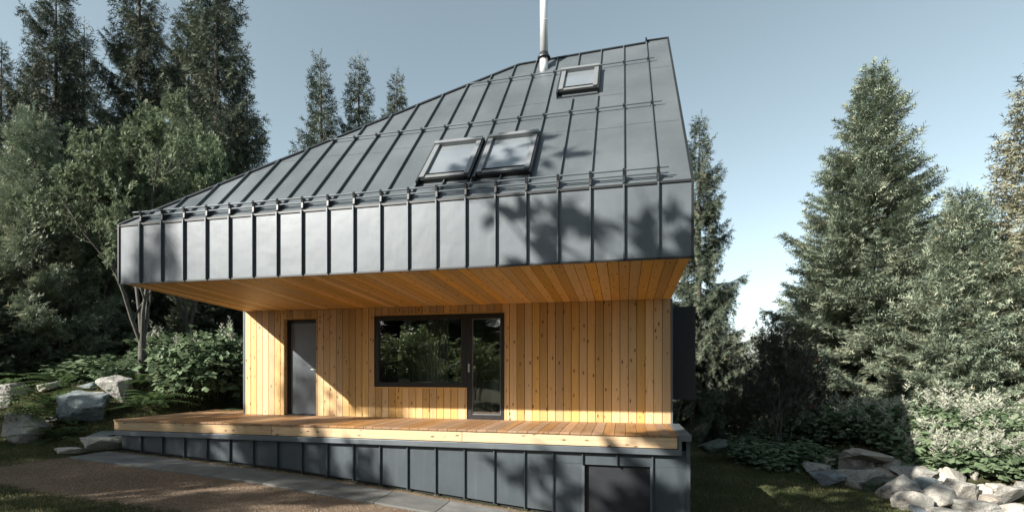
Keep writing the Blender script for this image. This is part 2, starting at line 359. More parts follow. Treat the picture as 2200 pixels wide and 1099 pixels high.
# fascia, gable and rear skin
mb = MB(7); xs_ = [XL] + SEAMS + [XR]
for a_, b_ in zip(xs_, xs_[1:]): mb.add([(a_, YF, ZS), (b_, YF, ZS), (b_, YF, ZF), (a_, YF, ZF)], [(0, 1, 2, 3)])
mb.add([(XR, YF, ZS), (XR, YB, ZS), B1, CR, (XR, YF, ZF)], [(0, 1, 2, 3, 4)])
mb.add([(XL, YB, ZS), (XL, YF, ZS), (XL, YF, ZF), B0], [(0, 1, 2, 3)]); mb.add([(XR, YB, ZS), (XL, YB, ZS), B0, B1], [(0, 1, 2, 3)])
for x in SEAMS: mb.box(x - .009, x + .009, YF - .042, YF + .003, ZS + .004, ZF - .003, 0.)
for k in range(1, 15): mb.box(XL - .03, XL + .002, YF + .43 * k - .008, YF + .43 * k + .008, ZS, ZF, 0.); mb.box(XR - .002, XR + .03, YF + .43 * k - .008, YF + .43 * k + .008, ZS, ZF, 0.)
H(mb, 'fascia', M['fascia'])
# wooden soffit, boards running out from the wall
PW = .1475; nb = 60
mb = MB(8)
for i in range(nb):
    a_, b_ = XL + i * PW + .004, XL + (i + 1) * PW - .003
    mb.hexa([(a_, YF + .02, ZS + .005), (b_, YF + .02, ZS + .005), (b_, YW - .002, ZW), (a_, YW - .002, ZW), (a_, YF + .02, ZS + .03), (b_, YF + .02, ZS + .03), (b_, YW - .002, ZW + .025), (a_, YW - .002, ZW + .025)])
H(mb, 'soffit', M['soffit'])
mb = MB(8); mb.hexa([(XL + .01, YF + .02, ZS + .04), (XR - .01, YF + .02, ZS + .04), (XR - .01, YB, ZW + .04), (XL + .01, YB, ZW + .04), (XL + .01, YF + .02, ZS + .06), (XR - .01, YF + .02, ZS + .06), (XR - .01, YB, ZW + .06), (XL + .01, YB, ZW + .06)])
H(mb, 'soffit_backing', M['trim'])
# larch wall boards cut around the openings
OPEN = [(-7.075, -6.267, ZD, 1.085), (-4.955, -2.98, -.351, 1.09), (-2.98, -2.225, ZD, 1.09)]
mb = MB(9)
for i in range(nb):
    a_, b_ = XL + i * PW + .0048, XL + (i + 1) * PW - .0048; t = mb.rng.random()
    cuts = sorted({a_, b_} | {c for o in OPEN for c in o[:2] if a_ + .004 < c < b_ - .004})
    for p, q in zip(cuts, cuts[1:]):
        iv = [(ZD, ZW - .003)]
        for o in OPEN:
            if o[0] - .001 < (p + q) / 2 < o[1] + .001: iv = [(u, w) for s0, s1 in iv for u, w in ((s0, min(s1, o[2])), (max(s0, o[3]), s1)) if w - u > .01]
        for k, (u, w) in enumerate(iv): mb.box(p, q, YW, YW + .024, u, w, t if k == 0 and len(iv) == 1 else None)
H(mb, 'timber_wall', M['wall'], bevel=.0015)
mb = MB(10)                         # wall core behind the boards and wooden reveals
rects = [(XL, -7.075, ZD, ZW), (-7.075, -6.267, 1.085, ZW), (-6.267, -4.955, ZD, ZW), (-4.955, -2.225, 1.09, ZW), (-4.955, -2.98, ZD, -.351), (-2.225, XR, ZD, ZW)]
for x0, x1, z0, z1 in rects: mb.box(x0 + .002, x1 - .002, YW + .03, YW + .2, z0, z1)
H(mb, 'wall_core', M['trim'])
mb = MB(11)
mb.box(-7.075, -7.055, YW - .002, YW + .12, ZD, 1.085, .3); mb.box(-6.287, -6.267, YW - .002, YW + .12, ZD, 1.085, .3); mb.box(-7.055, -6.287, YW - .002, YW + .12, 1.065, 1.085, .4)
mb.box(-4.99, -4.955, YW - .006, YW + .06, -.375, 1.115, .6); mb.box(-4.955, -2.225, YW - .006, YW + .06, 1.091, 1.115, .5); mb.box(-2.225, -2.19, YW - .006, YW + .06, ZD, 1.115, .6)
mb.box(-4.955, -2.985, YW - .012, YW + .06, -.375, -.352, .8); mb.box(-3.0, -2.982, YW - .006, YW + .06, ZD, -.375, .3)
H(mb, 'opening_surround', M['wall'])
# side and rear walls, corner trims
mb = MB(12)
mb.box(XL, XL + .1, YW + .2, YB - .9, -2.6, ZW); mb.box(XL, XR, YB - 1.0, YB - .9, -2.6, ZW); mb.box(XR - .1, XR, YW + .2, YB - .9, -2.6, ZW)
for k in range(8): mb.box(XL - .03, XL, YW + .4 + .4 * k, YW + .416 + .4 * k, -2.4, ZW, 0.); mb.box(XR, XR + .03, YW + .4 + .4 * k, YW + .416 + .4 * k, -2.4, ZW, 0.)
H(mb, 'side_wall', M['plinth'])
for x0, x1 in ((XL - .035, XL + .002), (XR - .002, XR + .03)):
    mb = MB(12); mb.box(x0, x1, YW - .01, YW + .2, ZD, ZW + .01); H(mb, 'corner_trim', M['coping'])
# entrance door
mb = MB(13); mb.box(-6.985, -6.29, YW + .125, YW + .17, ZD + .02, .99)
door = H(mb, 'door', M['door'], bevel=.003)
mb = MB(13); mb.box(-7.055, -6.985, YW + .10, YW + .2, ZD + .01, 1.065); mb.box(-6.985, -6.287, YW + .115, YW + .2, 1.0, 1.065); mb.box(-7.055, -6.287, YW + .05, YW + .2, ZD - .01, ZD + .015)
S(mb, 'door_frame', M['trim'], door)
mb = MB(13); mb.box(-6.355, -6.315, YW + .112, YW + .125, -.16, .10); mb.tube([(-6.335, YW + .125, .0), (-6.335, YW + .075, .0), (-6.345, YW + .068, .0), (-6.46, YW + .068, 0)], .011, 8); mb.tube([(-6.335, YW + .12, -.1), (-6.335, YW + .10, -.1)], .015, 10)
S(mb, 'door_handle', M['steel'], door, smooth_=False)
# picture window and terrace door
def casement(name, x0, x1, z0, z1, l, r, t_, b_, y0=YW + .012):
    mb = MB(14); mb.box(x0, x0 + l, y0, y0 + .08, z0, z1); mb.box(x1 - r, x1, y0, y0 + .08, z0, z1)
    mb.box(x0 + l, x1 - r, y0, y0 + .08, z1 - t_, z1); mb.box(x0 + l, x1 - r, y0, y0 + .08, z0, z0 + b_)
    o = H(mb, name, M['frame'], bevel=.004)
    mb = MB(14); g = .012                                     # inner glazing bead
    a_, b2, c_, d_ = x0 + l, x1 - r, z0 + b_, z1 - t_
    mb.box(a_, a_ + g, y0 + .012, y0 + .06, c_, d_); mb.box(b2 - g, b2, y0 + .012, y0 + .06, c_, d_); mb.box(a_ + g, b2 - g, y0 + .012, y0 + .06, c_, c_ + g); mb.box(a_ + g, b2 - g, y0 + .012, y0 + .06, d_ - g, d_)
    S(mb, 'glazing_bead', M['alu'] if 'door' in name else M['frame'], o)
    mb = MB(14); mb.box(a_ + g, b2 - g, y0 + .034, y0 + .042, c_ + g, d_ - g); S(mb, 'pane', M['glass'], o)
    return o
win = casement('picture_window', -4.95, -2.985, -.35, 1.088, .085, .11, .085, .075)
mb = MB(14); mb.box(-4.9, -3.0, YW + .095, YW + .36, -.31, -.25); S(mb, 'sill', M['white'], win)
pd = casement('terrace_door', -2.98, -2.228, ZD, 1.088, .10, .08, .10, .09)
mb = MB(14); mb.box(-2.955, -2.925, YW - .004, YW + .012, -.05, .11); mb.box(-2.947, -2.933, YW - .03, YW - .004, -.03, .09); S(mb, 'door_handle', M['steel'], pd)
# roof windows
for k, (x0, x1, y0, y1) in enumerate(sk):
    o0 = Vector((x0, y0, roofz(y0))); w = x1 - x0; L = (y1 - y0) / UP.y; U = Vector((1, 0, 0)); hh = .10; fw = .075
    mb = MB(20 + k)
    for (u0, u1, v0, v1) in ((0, fw, 0, L), (w - fw, w, 0, L), (fw, w - fw, L - fw, L), (fw, w - fw, 0, fw)):
        top = hh + (.014 if v0 > .1 else 0) - (.02 if v1 < .1 else 0)
        mb.obox(o0 + U * u0 + UP * v0, U * (u1 - u0), UP * (v1 - v0), NR * top)
    mb.obox(o0 + U * -.015 + UP * (L - fw * 1.15), U * (w + .03), UP * fw * 1.15, NR * (hh + .028))
    s_ = H(mb, 'skylight', M['alu'], bevel=.004)
    s_['label'] = ('left of the twin roof windows', 'right of the twin roof windows', 'single roof window near the chimney')[k]
    mb = MB(20 + k)
    mb.obox(o0 + U * -.03 + UP * -.10, U * .03, UP * (L + .12), NR * .085); mb.obox(o0 + U * w + UP * -.10, U * .03, UP * (L + .12), NR * .085)
    mb.obox(o0 + U * 0 + UP * -.03, U * w, UP * .028, NR * .06)
    mb.obox(o0 + U * -.03 + UP * -.16, U * (w + .06), UP * .055, NR * .006); mb.obox(o0 + U * (fw - .002) + UP * (fw - .002), U * (w - 2 * fw + .004), UP * .006, NR * (hh - .004))
    S(mb, 'frame_flashing', M['trim'], s_)
    mb = MB(20 + k); mb.obox(o0 + U * fw + UP * fw + NR * (hh - .055), U * (w - 2 * fw), UP * (L - 2 * fw), NR * .012); S(mb, 'pane', M['skyglass'], s_)
# snow guards: rails on a bracket at every seam
def guard(x0, x1, y, rails, big, yr=None):
    yr = y if yr is None else yr
    P = lambda x, v, n: Vector((x, y + (yr - y) * (x - x0) / (x1 - x0), roofz(y + (yr - y) * (x - x0) / (x1 - x0)))) + UP * v + NR * n
    mb = MB(30)
    for v, n in rails: mb.tube([P(x0, v, n), P((x0 + x1) / 2, v, n), P(x1, v, n)], .0125, 8)
    g_ = H(mb, 'snow_guard', M['coping'], smooth_=False); first = None
    for x in SEAMS:
        if not x0 - .02 < x < x1 + .02: continue
        if any(a_ - .03 < x < b_ + .03 and c_ - .1 < y < d_ + .05 for a_, b_, c_, d_ in sk): continue
        if first is None:
            mb = MB(31); X0 = Vector((x, 0, 0))
            if big:
                prof = [(-.02, 0), (.15, 0), (.15, .05), (.115, .145), (.085, .145), (.045, .085), (-.02, .035)]
            else: prof = [(-.03, 0), (.03, 0), (.03, .055), (.012, .078), (-.012, .078), (-.03, .05)]
            Vv = [P(x, v, n) + Vector((s_, 0, 0)) for s_ in (-.014, .014) for v, n in prof]; k = len(prof)
            mb.add(Vv, [tuple(range(k))[::-1], tuple(range(k, 2 * k))] + [(i, (i + 1) % k, k + (i + 1) % k, k + i) for i in range(k)])
            br = S(mb, 'bracket', M['trim'], g_); first = x
        else:
            c = br.copy(); COL.objects.link(c); c.parent = g_; d = P(x, 0, 0) - P(first, 0, 0); c.location = d
guard(-7.75, .55, YF + .02, [(.10, .125), (.062, .07)], True)
guard(-5.12, .575, 7.95, [(0, .058)], False, 7.98); guard(-2.9, .535, 9.17, [(0, .058)], False, 9.23)
# chimney
cx, cy = -1.502, 9.45; cz = roofz(cy)
mb = MB(33); mb.tube([(cx, cy, cz - .15), (cx, cy, cz + .27)], .082, 24); mb.tube([(cx, cy, cz + .27), (cx, cy, 8.1)], .078, 24)
for z in (cz + .9, cz + 1.9): mb.tube([(cx, cy, z), (cx, cy, z + .02)], .081, 24)
ch = H(mb, 'chimney_pipe', M['steel'], smooth_=False); ch.data.polygons.foreach_set('use_smooth', [len(p.vertices) == 4 for p in ch.data.polygons])
mb = MB(33); mb.tube([(cx, cy, cz + .20), (cx, cy, cz + .225), (cx, cy, cz + .26), (cx, cy, cz + .31)], [.125, .125, .10, .085], 24); S(mb, 'rain_collar', M['trim'], ch)
# black ribbed box on the right gable
mb = MB(34); mb.box(XR + .03, XR + .47, 9.62, 10.9, -.56, 1.16)
for k in range(11): mb.box(XR + .04 + .039 * k, XR + .06 + .039 * k, 9.605, 9.62, -.56, 1.16)
H(mb, 'bay_box', M['blackbox'])
# terrace deck
mb = MB(35); x = -9.6
while x < .77:
    x1 = min(x + .166, .775); mb.box(x + .003, x1 - .003, 7.60, YW - (.003 if x > XL else .0) + (0 if x > XL - .1 else .9), ZD - .03, ZD + .001 * mb.rng.uniform(-2, 2)); x += .166
deck = H(mb, 'terrace_deck', M['deck'], bevel=.003)
mb = MB(36); xs_ = [-9.6, -6.1, -2.55, .775]
for a_, b_ in zip(xs_, xs_[1:]): mb.box(a_ + .003, b_ - .003, 7.62, 7.66, -1.165, ZD - .034)
mb.box(-9.6, -9.56, 7.665, 10.0, -1.165, ZD - .034); S(mb, 'front_beam', M['beam'], deck, bevel=.004)
# plinth
PY = 7.69; NX0, NX1, NZ = -.62, .42, -1.46
PS = [-9.014 + .499 * i for i in range(16)]; PS = [p for p in PS if p < -1.2] + [-1.077, NX0, -.10, NX1]
def zb(x): return ground(x, 7.15) + .05
mb = MB(37); xs_ = [-9.5] + PS + [.90]
for a_, b_ in zip(xs_, xs_[1:]):
    lo = -2.7 if a_ > -1.1 else None
    if b_ > NX0 + .01 and a_ < NX1 - .01: mb.box(a_, b_, PY, PY + .05, NZ, -1.2)
    else:
        za, zb_ = (lo or zb(a_)), (lo or zb(b_)); mb.hexa([(a_, PY, za), (b_, PY, zb_), (b_, PY + .05, zb_), (a_, PY + .05, za), (a_, PY, -1.2), (b_, PY, -1.2), (b_, PY + .05, -1.2), (a_, PY + .05, -1.2)])
for x in PS:
    lo = NZ + .0 if NX0 - .05 < x < NX1 - .05 else (-2.7 if x > -1.1 else zb(x) - .02)
    mb.box(x - .009, x + .009, PY - .036, PY + .002, lo, -1.262, 0.)
for a_, b_ in ((-1.06, -.64), (.44, .90)): mb.box(a_, b_, PY - .004, PY + .002, -1.452, -1.444, 0.)
mb.box(.90, .955, PY - .03, YW + .3, -2.7, -1.0); mb.box(-9.5, -9.45, PY + .052, YW + 1.0, -2.0, -1.2); mb.box(.55, .90, PY + .052, YW, -2.7, -1.2)
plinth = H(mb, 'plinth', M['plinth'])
mb = MB(38); mb.box(-9.58, .83, 7.60, 7.75, -1.262, -1.175); mb.box(.783, .83, 7.60, 7.75, -1.173, -1.055); mb.box(.783, .965, 7.60, YW + .02, -1.053, ZD + .004)
S(mb, 'coping', M['coping'], plinth, bevel=.004)
mb = MB(38); mb.box(-9.4, .78, 7.76, YW, -1.3, -1.17); mb.hexa([(-9.4, 7.745, -2.2), (.5, 7.745, -3), (.5, 7.8, -3), (-9.4, 7.8, -2.2), (-9.4, 7.745, -1.3), (.5, 7.745, -1.3 if False else -1.48), (.5, 7.8, -1.48), (-9.4, 7.8, -1.3)]); S(mb, 'plinth_core', M['blackbox'], plinth)
mb = MB(39); mb.box(NX0 + .03, NX1 - .03, PY + .06, PY + .10, -2.7, NZ); cd = H(mb, 'cellar_door', M['plinth'])
mb = MB(39); mb.box(NX0 - .01, NX0 + .03, PY - .012, PY + .24, -2.7, NZ); mb.box(NX1 - .03, NX1 + .01, PY - .03, PY + .24, -2.7, NZ); mb.box(NX0 + .03, NX1 - .03, PY + .051, PY + .24, NZ, NZ + .03); S(mb, 'door_frame', M['coping'], cd)
# room behind the windows
mb = MB(40); mb.box(-6.1, -1.2, 9.405, 12.1, ZD - .05, ZD); H(mb, 'room_floor', M['roomwood'])
mb = MB(40); mb.box(-6.1, -6.05, 9.405, 12.1, ZD, ZW); mb.box(-1.25, -1.2, 9.405, 12.1, ZD, ZW); mb.box(-6.05, -1.25, 12.05, 12.1, ZD, ZW); mb.box(-4.75, -4.0, 10.9, 12.05, ZD, ZW - .03)
H(mb, 'room_wall', M['room'])
mb = MB(40)
for k in range(32): mb.box(-6.05 + .15 * k + .003, -5.9 + .15 * k, 9.405, 12.05, ZW - .03, ZW - .005)
H(mb, 'room_ceiling', M['soffit'])
t = empty('dining_table', (-2.2, 10.6, ZD)); tag(t, 'wooden table standing indoors behind the glass terrace door', 'table')
mb = MB(41); mb.box(-.75, .45, -.4, .4, .70, .74); mb.build('tabletop', M['roomwood'], t)
for sx in (-.7, .4):
    for sy in (-.35, .35):
        mb = MB(41); mb.box(sx - .025, sx + .025, sy - .025, sy + .025, 0, .70); mb.build('leg', M['roomwood'], t)
t = empty('white_chair', (-2.45, 9.95, ZD)); tag(t, 'white high-backed chair seen low through the terrace door glass', 'chair')
mb = MB(42); mb.box(-.2, .2, -.2, -.17, .25, .78); mb.build('backrest', M['white'], t, bevel=.02)
mb = MB(42); mb.box(-.2, .2, -.165, .2, .40, .44); mb.build('seat', M['white'], t, bevel=.01)
for sx in (-.18, .18):
    for sy in (-.15, .18):
        mb = MB(42); mb.tube([(sx, sy, 0), (sx, sy, .4)], .015, 8); mb.build('leg', M['white'], t)
t = empty('curtain', (-3.35, 9.55, ZD)); tag(t, 'beige curtain hanging inside the picture window', 'curtain')
Vc = []; nC = 60
for i in range(nC): xx = -.62 + .5 * i / (nC - 1); Vc += [(xx, .035 * math.sin(i * .75), .02), (xx, .035 * math.sin(i * .75), 2.15)]
me = npmesh('cloth', Vc, [(2 * i, 2 * i + 2, 2 * i + 3, 2 * i + 1) for i in range(nC - 1)], None, True); link('cloth', me, M['room'], t)
mb = MB(42); mb.tube([(-1.5, 0, 2.17), (.3, 0, 2.17)], .012, 8); mb.build('curtain_rail', M['steel'], t)

# ------------------------------------------------------------------ rocks
def rock_mesh(seed, sx, sy, sz, sharp=9., nplanes=11, rough=.05):
    "convex hull of scattered points, edges worn off, surface roughened"
    rng = np.random.default_rng(seed); bm = bmesh.new(); soft = sharp < 9
    n = 26 if soft else 13; d = unit(rng.normal(size=(n, 3))); d = np.sign(d) * np.abs(d) ** (1. if soft else .62); d = d / (np.abs(d) ** (2 if soft else 4)).sum(1)[:, None] ** (1 / (2 if soft else 4))
    for p in d * rng.uniform(.82, 1.05, (n, 1)): bm.verts.new(p)
    h = bmesh.ops.convex_hull(bm, input=bm.verts); bmesh.ops.delete(bm, geom=list({g for g in h['geom_interior'] if isinstance(g, bmesh.types.BMVert)}), context='VERTS')
    bmesh.ops.dissolve_limit(bm, angle_limit=R(9), verts=bm.verts, edges=bm.edges)
    bmesh.ops.bevel(bm, geom=bm.edges[:], offset=.16 if soft else .055, segments=2, profile=.6, affect='EDGES', clamp_overlap=True)
    bmesh.ops.triangulate(bm, faces=bm.faces[:])
    for it in range(3):
        lg = [e for e in bm.edges if e.calc_length() > (.42, .24, .13)[it]]
        if lg: bmesh.ops.subdivide_edges(bm, edges=lg, cuts=1, smooth=.35 if soft else 0.); bmesh.ops.triangulate(bm, faces=bm.faces[:])
    if soft: bmesh.ops.smooth_vert(bm, verts=bm.verts, factor=.5, use_axis_x=True, use_axis_y=True, use_axis_z=True); bmesh.ops.smooth_vert(bm, verts=bm.verts, factor=.5, use_axis_x=True, use_axis_y=True, use_axis_z=True)
    P = np.array([v.co[:] for v in bm.verts]); ext = (P.max(0) - P.min(0)) / 2; P = (P - (P.max(0) + P.min(0)) / 2) / ext; o = rng.uniform(0, 50, 3)
    nz = np.array([mnoise.fractal(Vector(p * 2.2 + o), .8, 2.1, 5) for p in P]); P *= (1 + (.05 if soft else .07) * nz)[:, None]
    P *= np.array([sx, sy, sz])
    for v, p in zip(bm.verts, P): v.co = p
    bmesh.ops.recalc_face_normals(bm, faces=bm.faces[:])
    me = bpy.data.meshes.new('boulder'); bm.to_mesh(me); bm.free()
    me.polygons.foreach_set('use_smooth', [soft] * len(me.polygons)); return me
def rock(i, px, py, w, h, D, mt, label, roll=0, sharp=12., name='boulder', group='boulders of the dry stone wall', dep=.8, npl=11):
    a_ = next((d_ * .05 for d_ in range(140, 360) if at(px, py + h * .42, d_ * .05).z < ground(*at(px, py + h * .42, d_ * .05).xy)), D)
    D = a_ if 'left' in group else min(D, max(a_, D - .9)); p = at(px, py, D); k = D / FPX / 2
    me = rock_mesh(i, w * k * 1.08, w * k * dep * 1.05, h * k * 1.12, sharp * (2.4 if sharp > 8 else 1.2), npl)
    o = link(name, me, M[mt]); o.location = p; o.rotation_euler = (R((i * 53) % 14 - 7), R(roll), YAW + R((i * 37) % 30 - 15) * .4)
    return tag(o, label, 'rock', group)
RK = [
 (235, 375, 200, 105, 11.6, 'rock', 'pale angular slab at the far left end of the dry stone wall', 14, 16),
 (395, 465, 330, 120, 11.2, 'rock_l', 'low flat dark stone lying in grass at the wall\'s left foot', 4, 12),
 (345, 315, 160, 80, 12.2, 'rock_b', 'small brown slab behind the leftmost pale slab', 10, 14),
 (600, 335, 210, 200, 11.2, 'rock', 'upright layered grey stone under the brown cap slab', -8, 12),
 (750, 285, 330, 125, 10.95, 'rock_b', 'brown flat cap slab, highest stone at the left of the wall', 8, 10),
 (775, 370, 125, 105, 11.0, 'rock', 'small squarish grey block wedged between two long slabs', 0, 14),
 (1015, 345, 400, 115, 10.85, 'rock', 'long flat slab on top of the wall below the shaded plumes', -3, 14),
 (665, 472, 320, 165, 10.6, 'rock', 'blocky grey stone at the front left of the wall', -4, 12),
 (925, 452, 230, 120, 10.5, 'rock_b', 'dull brown stone tucked under the long flat top slab', 5, 10),
 (830, 532, 280, 145, 10.1, 'rock_m', 'dark green mossy stone sitting on the grass', -12, 8),
 (1210, 425, 375, 135, 10.2, 'rock', 'long squared block with lichen below the leafy plants', -2, 16),
 (1445, 437, 120, 140, 10.15, 'rock_p', 'small upright pale stone at the right end of the long block', 6, 10),
 (980, 575, 350, 200, 9.55, 'rock', 'angular stone tilted steeply with a sharp lower corner', -30, 14),
 (1275, 537, 265, 130, 9.7, 'rock_l', 'dark oval boulder under the long squared block', -5, 6),
 (1090, 592, 200, 125, 9.25, 'rock', 'small angular stone leaning on the steeply tilted one', 20, 14),
 (1140, 690, 290, 190, 8.8, 'rock_p', 'rounded beige boulder at the front, nearest the lawn', -8, 6),
 (1215, 765, 190, 80, 8.45, 'rock_l', 'dark little stone at the bottom edge below the rounded beige boulder', 0, 10),
 (1370, 657, 310, 200, 8.8, 'rock_p', 'big egg-shaped beige boulder with a slanting top, in full sun', -28, 6),
 (1580, 482, 230, 190, 9.7, 'rock_p', 'sun-bleached top boulder beside the big green leaves', 5, 8),
 (1590, 622, 260, 230, 9.15, 'rock_p', 'largest white sunlit boulder in the middle of the right pile', 15, 10),
 (1785, 602, 170, 155, 9.4, 'rock_p', 'pale rounded boulder right of the largest white one', 10, 7),
 (1720, 447, 100, 105, 10.0, 'rock_p', 'small pale stone half hidden in the leaves behind the bleached boulder', 0, 10),
 (1860, 692, 190, 130, 9.0, 'rock_b', 'pinkish brown rounded stone before the squared right boulder', -12, 6),
 (2070, 642, 270, 200, 9.4, 'rock', 'large squared grey boulder at the right edge with a dark crack', 4, 14),
 (1745, 745, 310, 130, 8.5, 'rock', 'rough grey stone at the bottom edge under the largest white boulder', 6, 8),
 (1450, 785, 310, 80, 8.35, 'rock_p', 'flat beige stone cut by the bottom edge under the egg-shaped boulder', 0, 10),
 (2085, 765, 230, 110, 8.55, 'rock_p', 'smooth pale stone at the bottom right under the squared boulder', -18, 7),
 (1930, 572, 140, 105, 9.8, 'rock_p', 'white stone directly under the lowest plumes', 0, 9),
 (1425, 542, 80, 70, 9.5, 'rock_p', 'fist-like round pale stone between the dark oval and white boulders', 0, 6),
 (2190, 560, 120, 110, 9.9, 'rock', 'grey stone behind the squared boulder, cut by the right edge', 0, 9),
 (1300, 615, 120, 70, 9.4, 'rock_l', 'small dark filler stone behind the egg-shaped boulder', 0, 9)]
for i, (x, y, w, h, D, mt, lab, roll, sh) in enumerate(RK):
    rock(100 + i, 1700 + x / 4.4, 920 + y / 4.4, w / 4.4, h / 4.4, D, mt, lab, roll, sh)
LK = [
 (230, 745, 380, 260, 10.0, 'rock', 'pointed pale boulder lying alone on the left lawn', 25, 16, 8),
 (880, 520, 420, 250, 10.9, 'rock_l', 'large square bluish boulder covered in lichen, left of the deck', 2, 16, 9),
 (1150, 350, 280, 230, 11.1, 'rock', 'rounded grey boulder on top right of the rockery', 8, 8, 10),
 (940, 422, 230, 95, 10.7, 'rock_b', 'flat brownish stone lying on the large bluish boulder', -3, 10, 10),
 (920, 312, 210, 70, 11.5, 'rock_l', 'low flat stone behind the brownish one', 0, 12, 10),
 (130, 350, 290, 130, 11.3, 'rock', 'long tilted slab at the left picture edge', 22, 16, 10),
 (50, 455, 190, 110, 10.8, 'rock', 'grey stone below the long tilted slab at the left edge', 18, 12, 10),
 (270, 240, 230, 65, 12.2, 'rock_b', 'pinkish flat slab at the top left of the rockery', -8, 16, 10),
 (470, 330, 210, 75, 11.6, 'rock_p', 'whitish flat stone in the middle of the rockery', -14, 12, 10),
 (1030, 885, 345, 140, 9.35, 'rock_p', 'pale rough-hewn block under the left corner of the deck', 3, 14, 10),
 (730, 948, 330, 55, 9.2, 'rock_p', 'flat stepping slab in the grass before the rough-hewn block', 0, 14, 10),
 (1010, 790, 280, 45, 10.1, 'rock_l', 'thin bluish slab at deck end behind the rough-hewn block', 0, 14, 10),
 (1215, 245, 140, 70, 11.7, 'rock', 'small stone peeping up behind the rounded grey boulder', 0, 10, 10),
 (620, 640, 200, 60, 10.5, 'rock_m', 'mossy low stone among the dark weeds left of the bluish boulder', 0, 9, 10)]
for i, (x, y, w, h, D, mt, lab, roll, sh, npl) in enumerate(LK):
    rock(200 + i, x / 4.58, 760 + y / 4.58, w / 4.58, h / 4.58, D, mt, lab, roll, sh, group='boulders of the left rockery', npl=npl)
rock(300, 1530, 958, 56, 26, 13.2, 'rock_m', 'low dark mossy boulder on the lawn right behind the house', 0, 8, group='boulders behind the house')
rock(301, 1592, 962, 44, 20, 13.6, 'rock_m', 'smaller dark stone right of the mossy boulder behind the house', 0, 8, group='boulders behind the house')

# ------------------------------------------------------------------ foliage builders
def strands(P, A, S, L, W, tmpl, faces, rng, tone):
    "put a small leaf/needle template at many places: axis A, side S"
    N = np.cross(A, S); t = np.asarray(tmpl); n = len(t)
    V = P[:, None, :] + A[:, None, :] * (t[None, :, 0] * L[:, None])[..., None] + S[:, None, :] * (t[None, :, 1] * W[:, None])[..., None] + N[:, None, :] * (t[None, :, 2] * W[:, None])[..., None]
    F = (np.asarray(faces)[None] + (np.arange(len(P)) * n)[:, None, None]).reshape(-1, 3)
    return V.reshape(-1, 3), F, np.repeat(tone, n)
def sprig(n, seed):
    r = np.random.default_rng(seed); v = []; f = []
    for k in range(n):
        x = k / n; s = 1 if k % 2 else -1; b = len(v); l = .7 + .35 * r.random(); z = r.uniform(-.9, .9)
        v += [(x, 0, 0), (x + .16, 0, .1 * z), (x + .30 * l + .1, s * l, z * .8)]; f.append((b, b + 1, b + 2))
    b = len(v); v += [(.55, .12, .1), (.55, -.12, -.1), (1.15, 0, 0)]; f.append((b, b + 1, b + 2)); return v, f
SPRIG = sprig(6, 1); SPRIG_D = sprig(10, 2)
LEAF = ([(0, 0, 0), (.45, .5, .08), (1, 0, -.1), (.45, -.5, .08)], [(0, 1, 2), (0, 2, 3)])
def compound(npair, w):
    v = []; f = []
    for k in range(npair):
        x = .25 + .65 * k / npair
        for s in (-1, 1):
            b = len(v); l = .42 * (1 - .3 * abs(k / npair - .4))
            v += [(x, 0, 0), (x + .16, s * (l * .45) + .0, .04), (x + .26, s * l * 1.0, -.12), (x + .03, s * l * .62, .04)]; f += [(b, b + 1, b + 2), (b, b + 2, b + 3)]
    b = len(v); v += [(.85, 0, 0), (.98, .12, .03), (1.2, 0, -.1), (.98, -.12, .03)]; f += [(b, b + 1, b + 2), (b, b + 2, b + 3)]; return v, f
CLEAF = compound(4, 1)
def tubes_np(chains, k=4):
    "chains: list of (pts (n,3), radii); returns quads as two arrays"
    V = []; F = []; b = 0
    for pts, rad in chains:
        pts = np.asarray(pts); n = len(pts); d = unit(np.gradient(pts, axis=0)); ref = np.where(np.abs(d[:, 2:3]) > .9, [[1., 0, 0]], [[0., 0, 1.]])
        a = unit(np.cross(d, ref)); c = np.cross(d, a); ang = np.arange(k) * 2 * np.pi / k
        ring = pts[:, None] + (a[:, None] * np.cos(ang)[None, :, None] + c[:, None] * np.sin(ang)[None, :, None]) * np.asarray(rad)[:, None, None]
        V.append(ring.reshape(-1, 3))
        for i in range(n - 1):
            for j in range(k): F.append((b + i * k + j, b + i * k + (j + 1) % k, b + (i + 1) * k + (j + 1) % k, b + (i + 1) * k + j))
        b += n * k
    return np.concatenate(V), np.array(F)
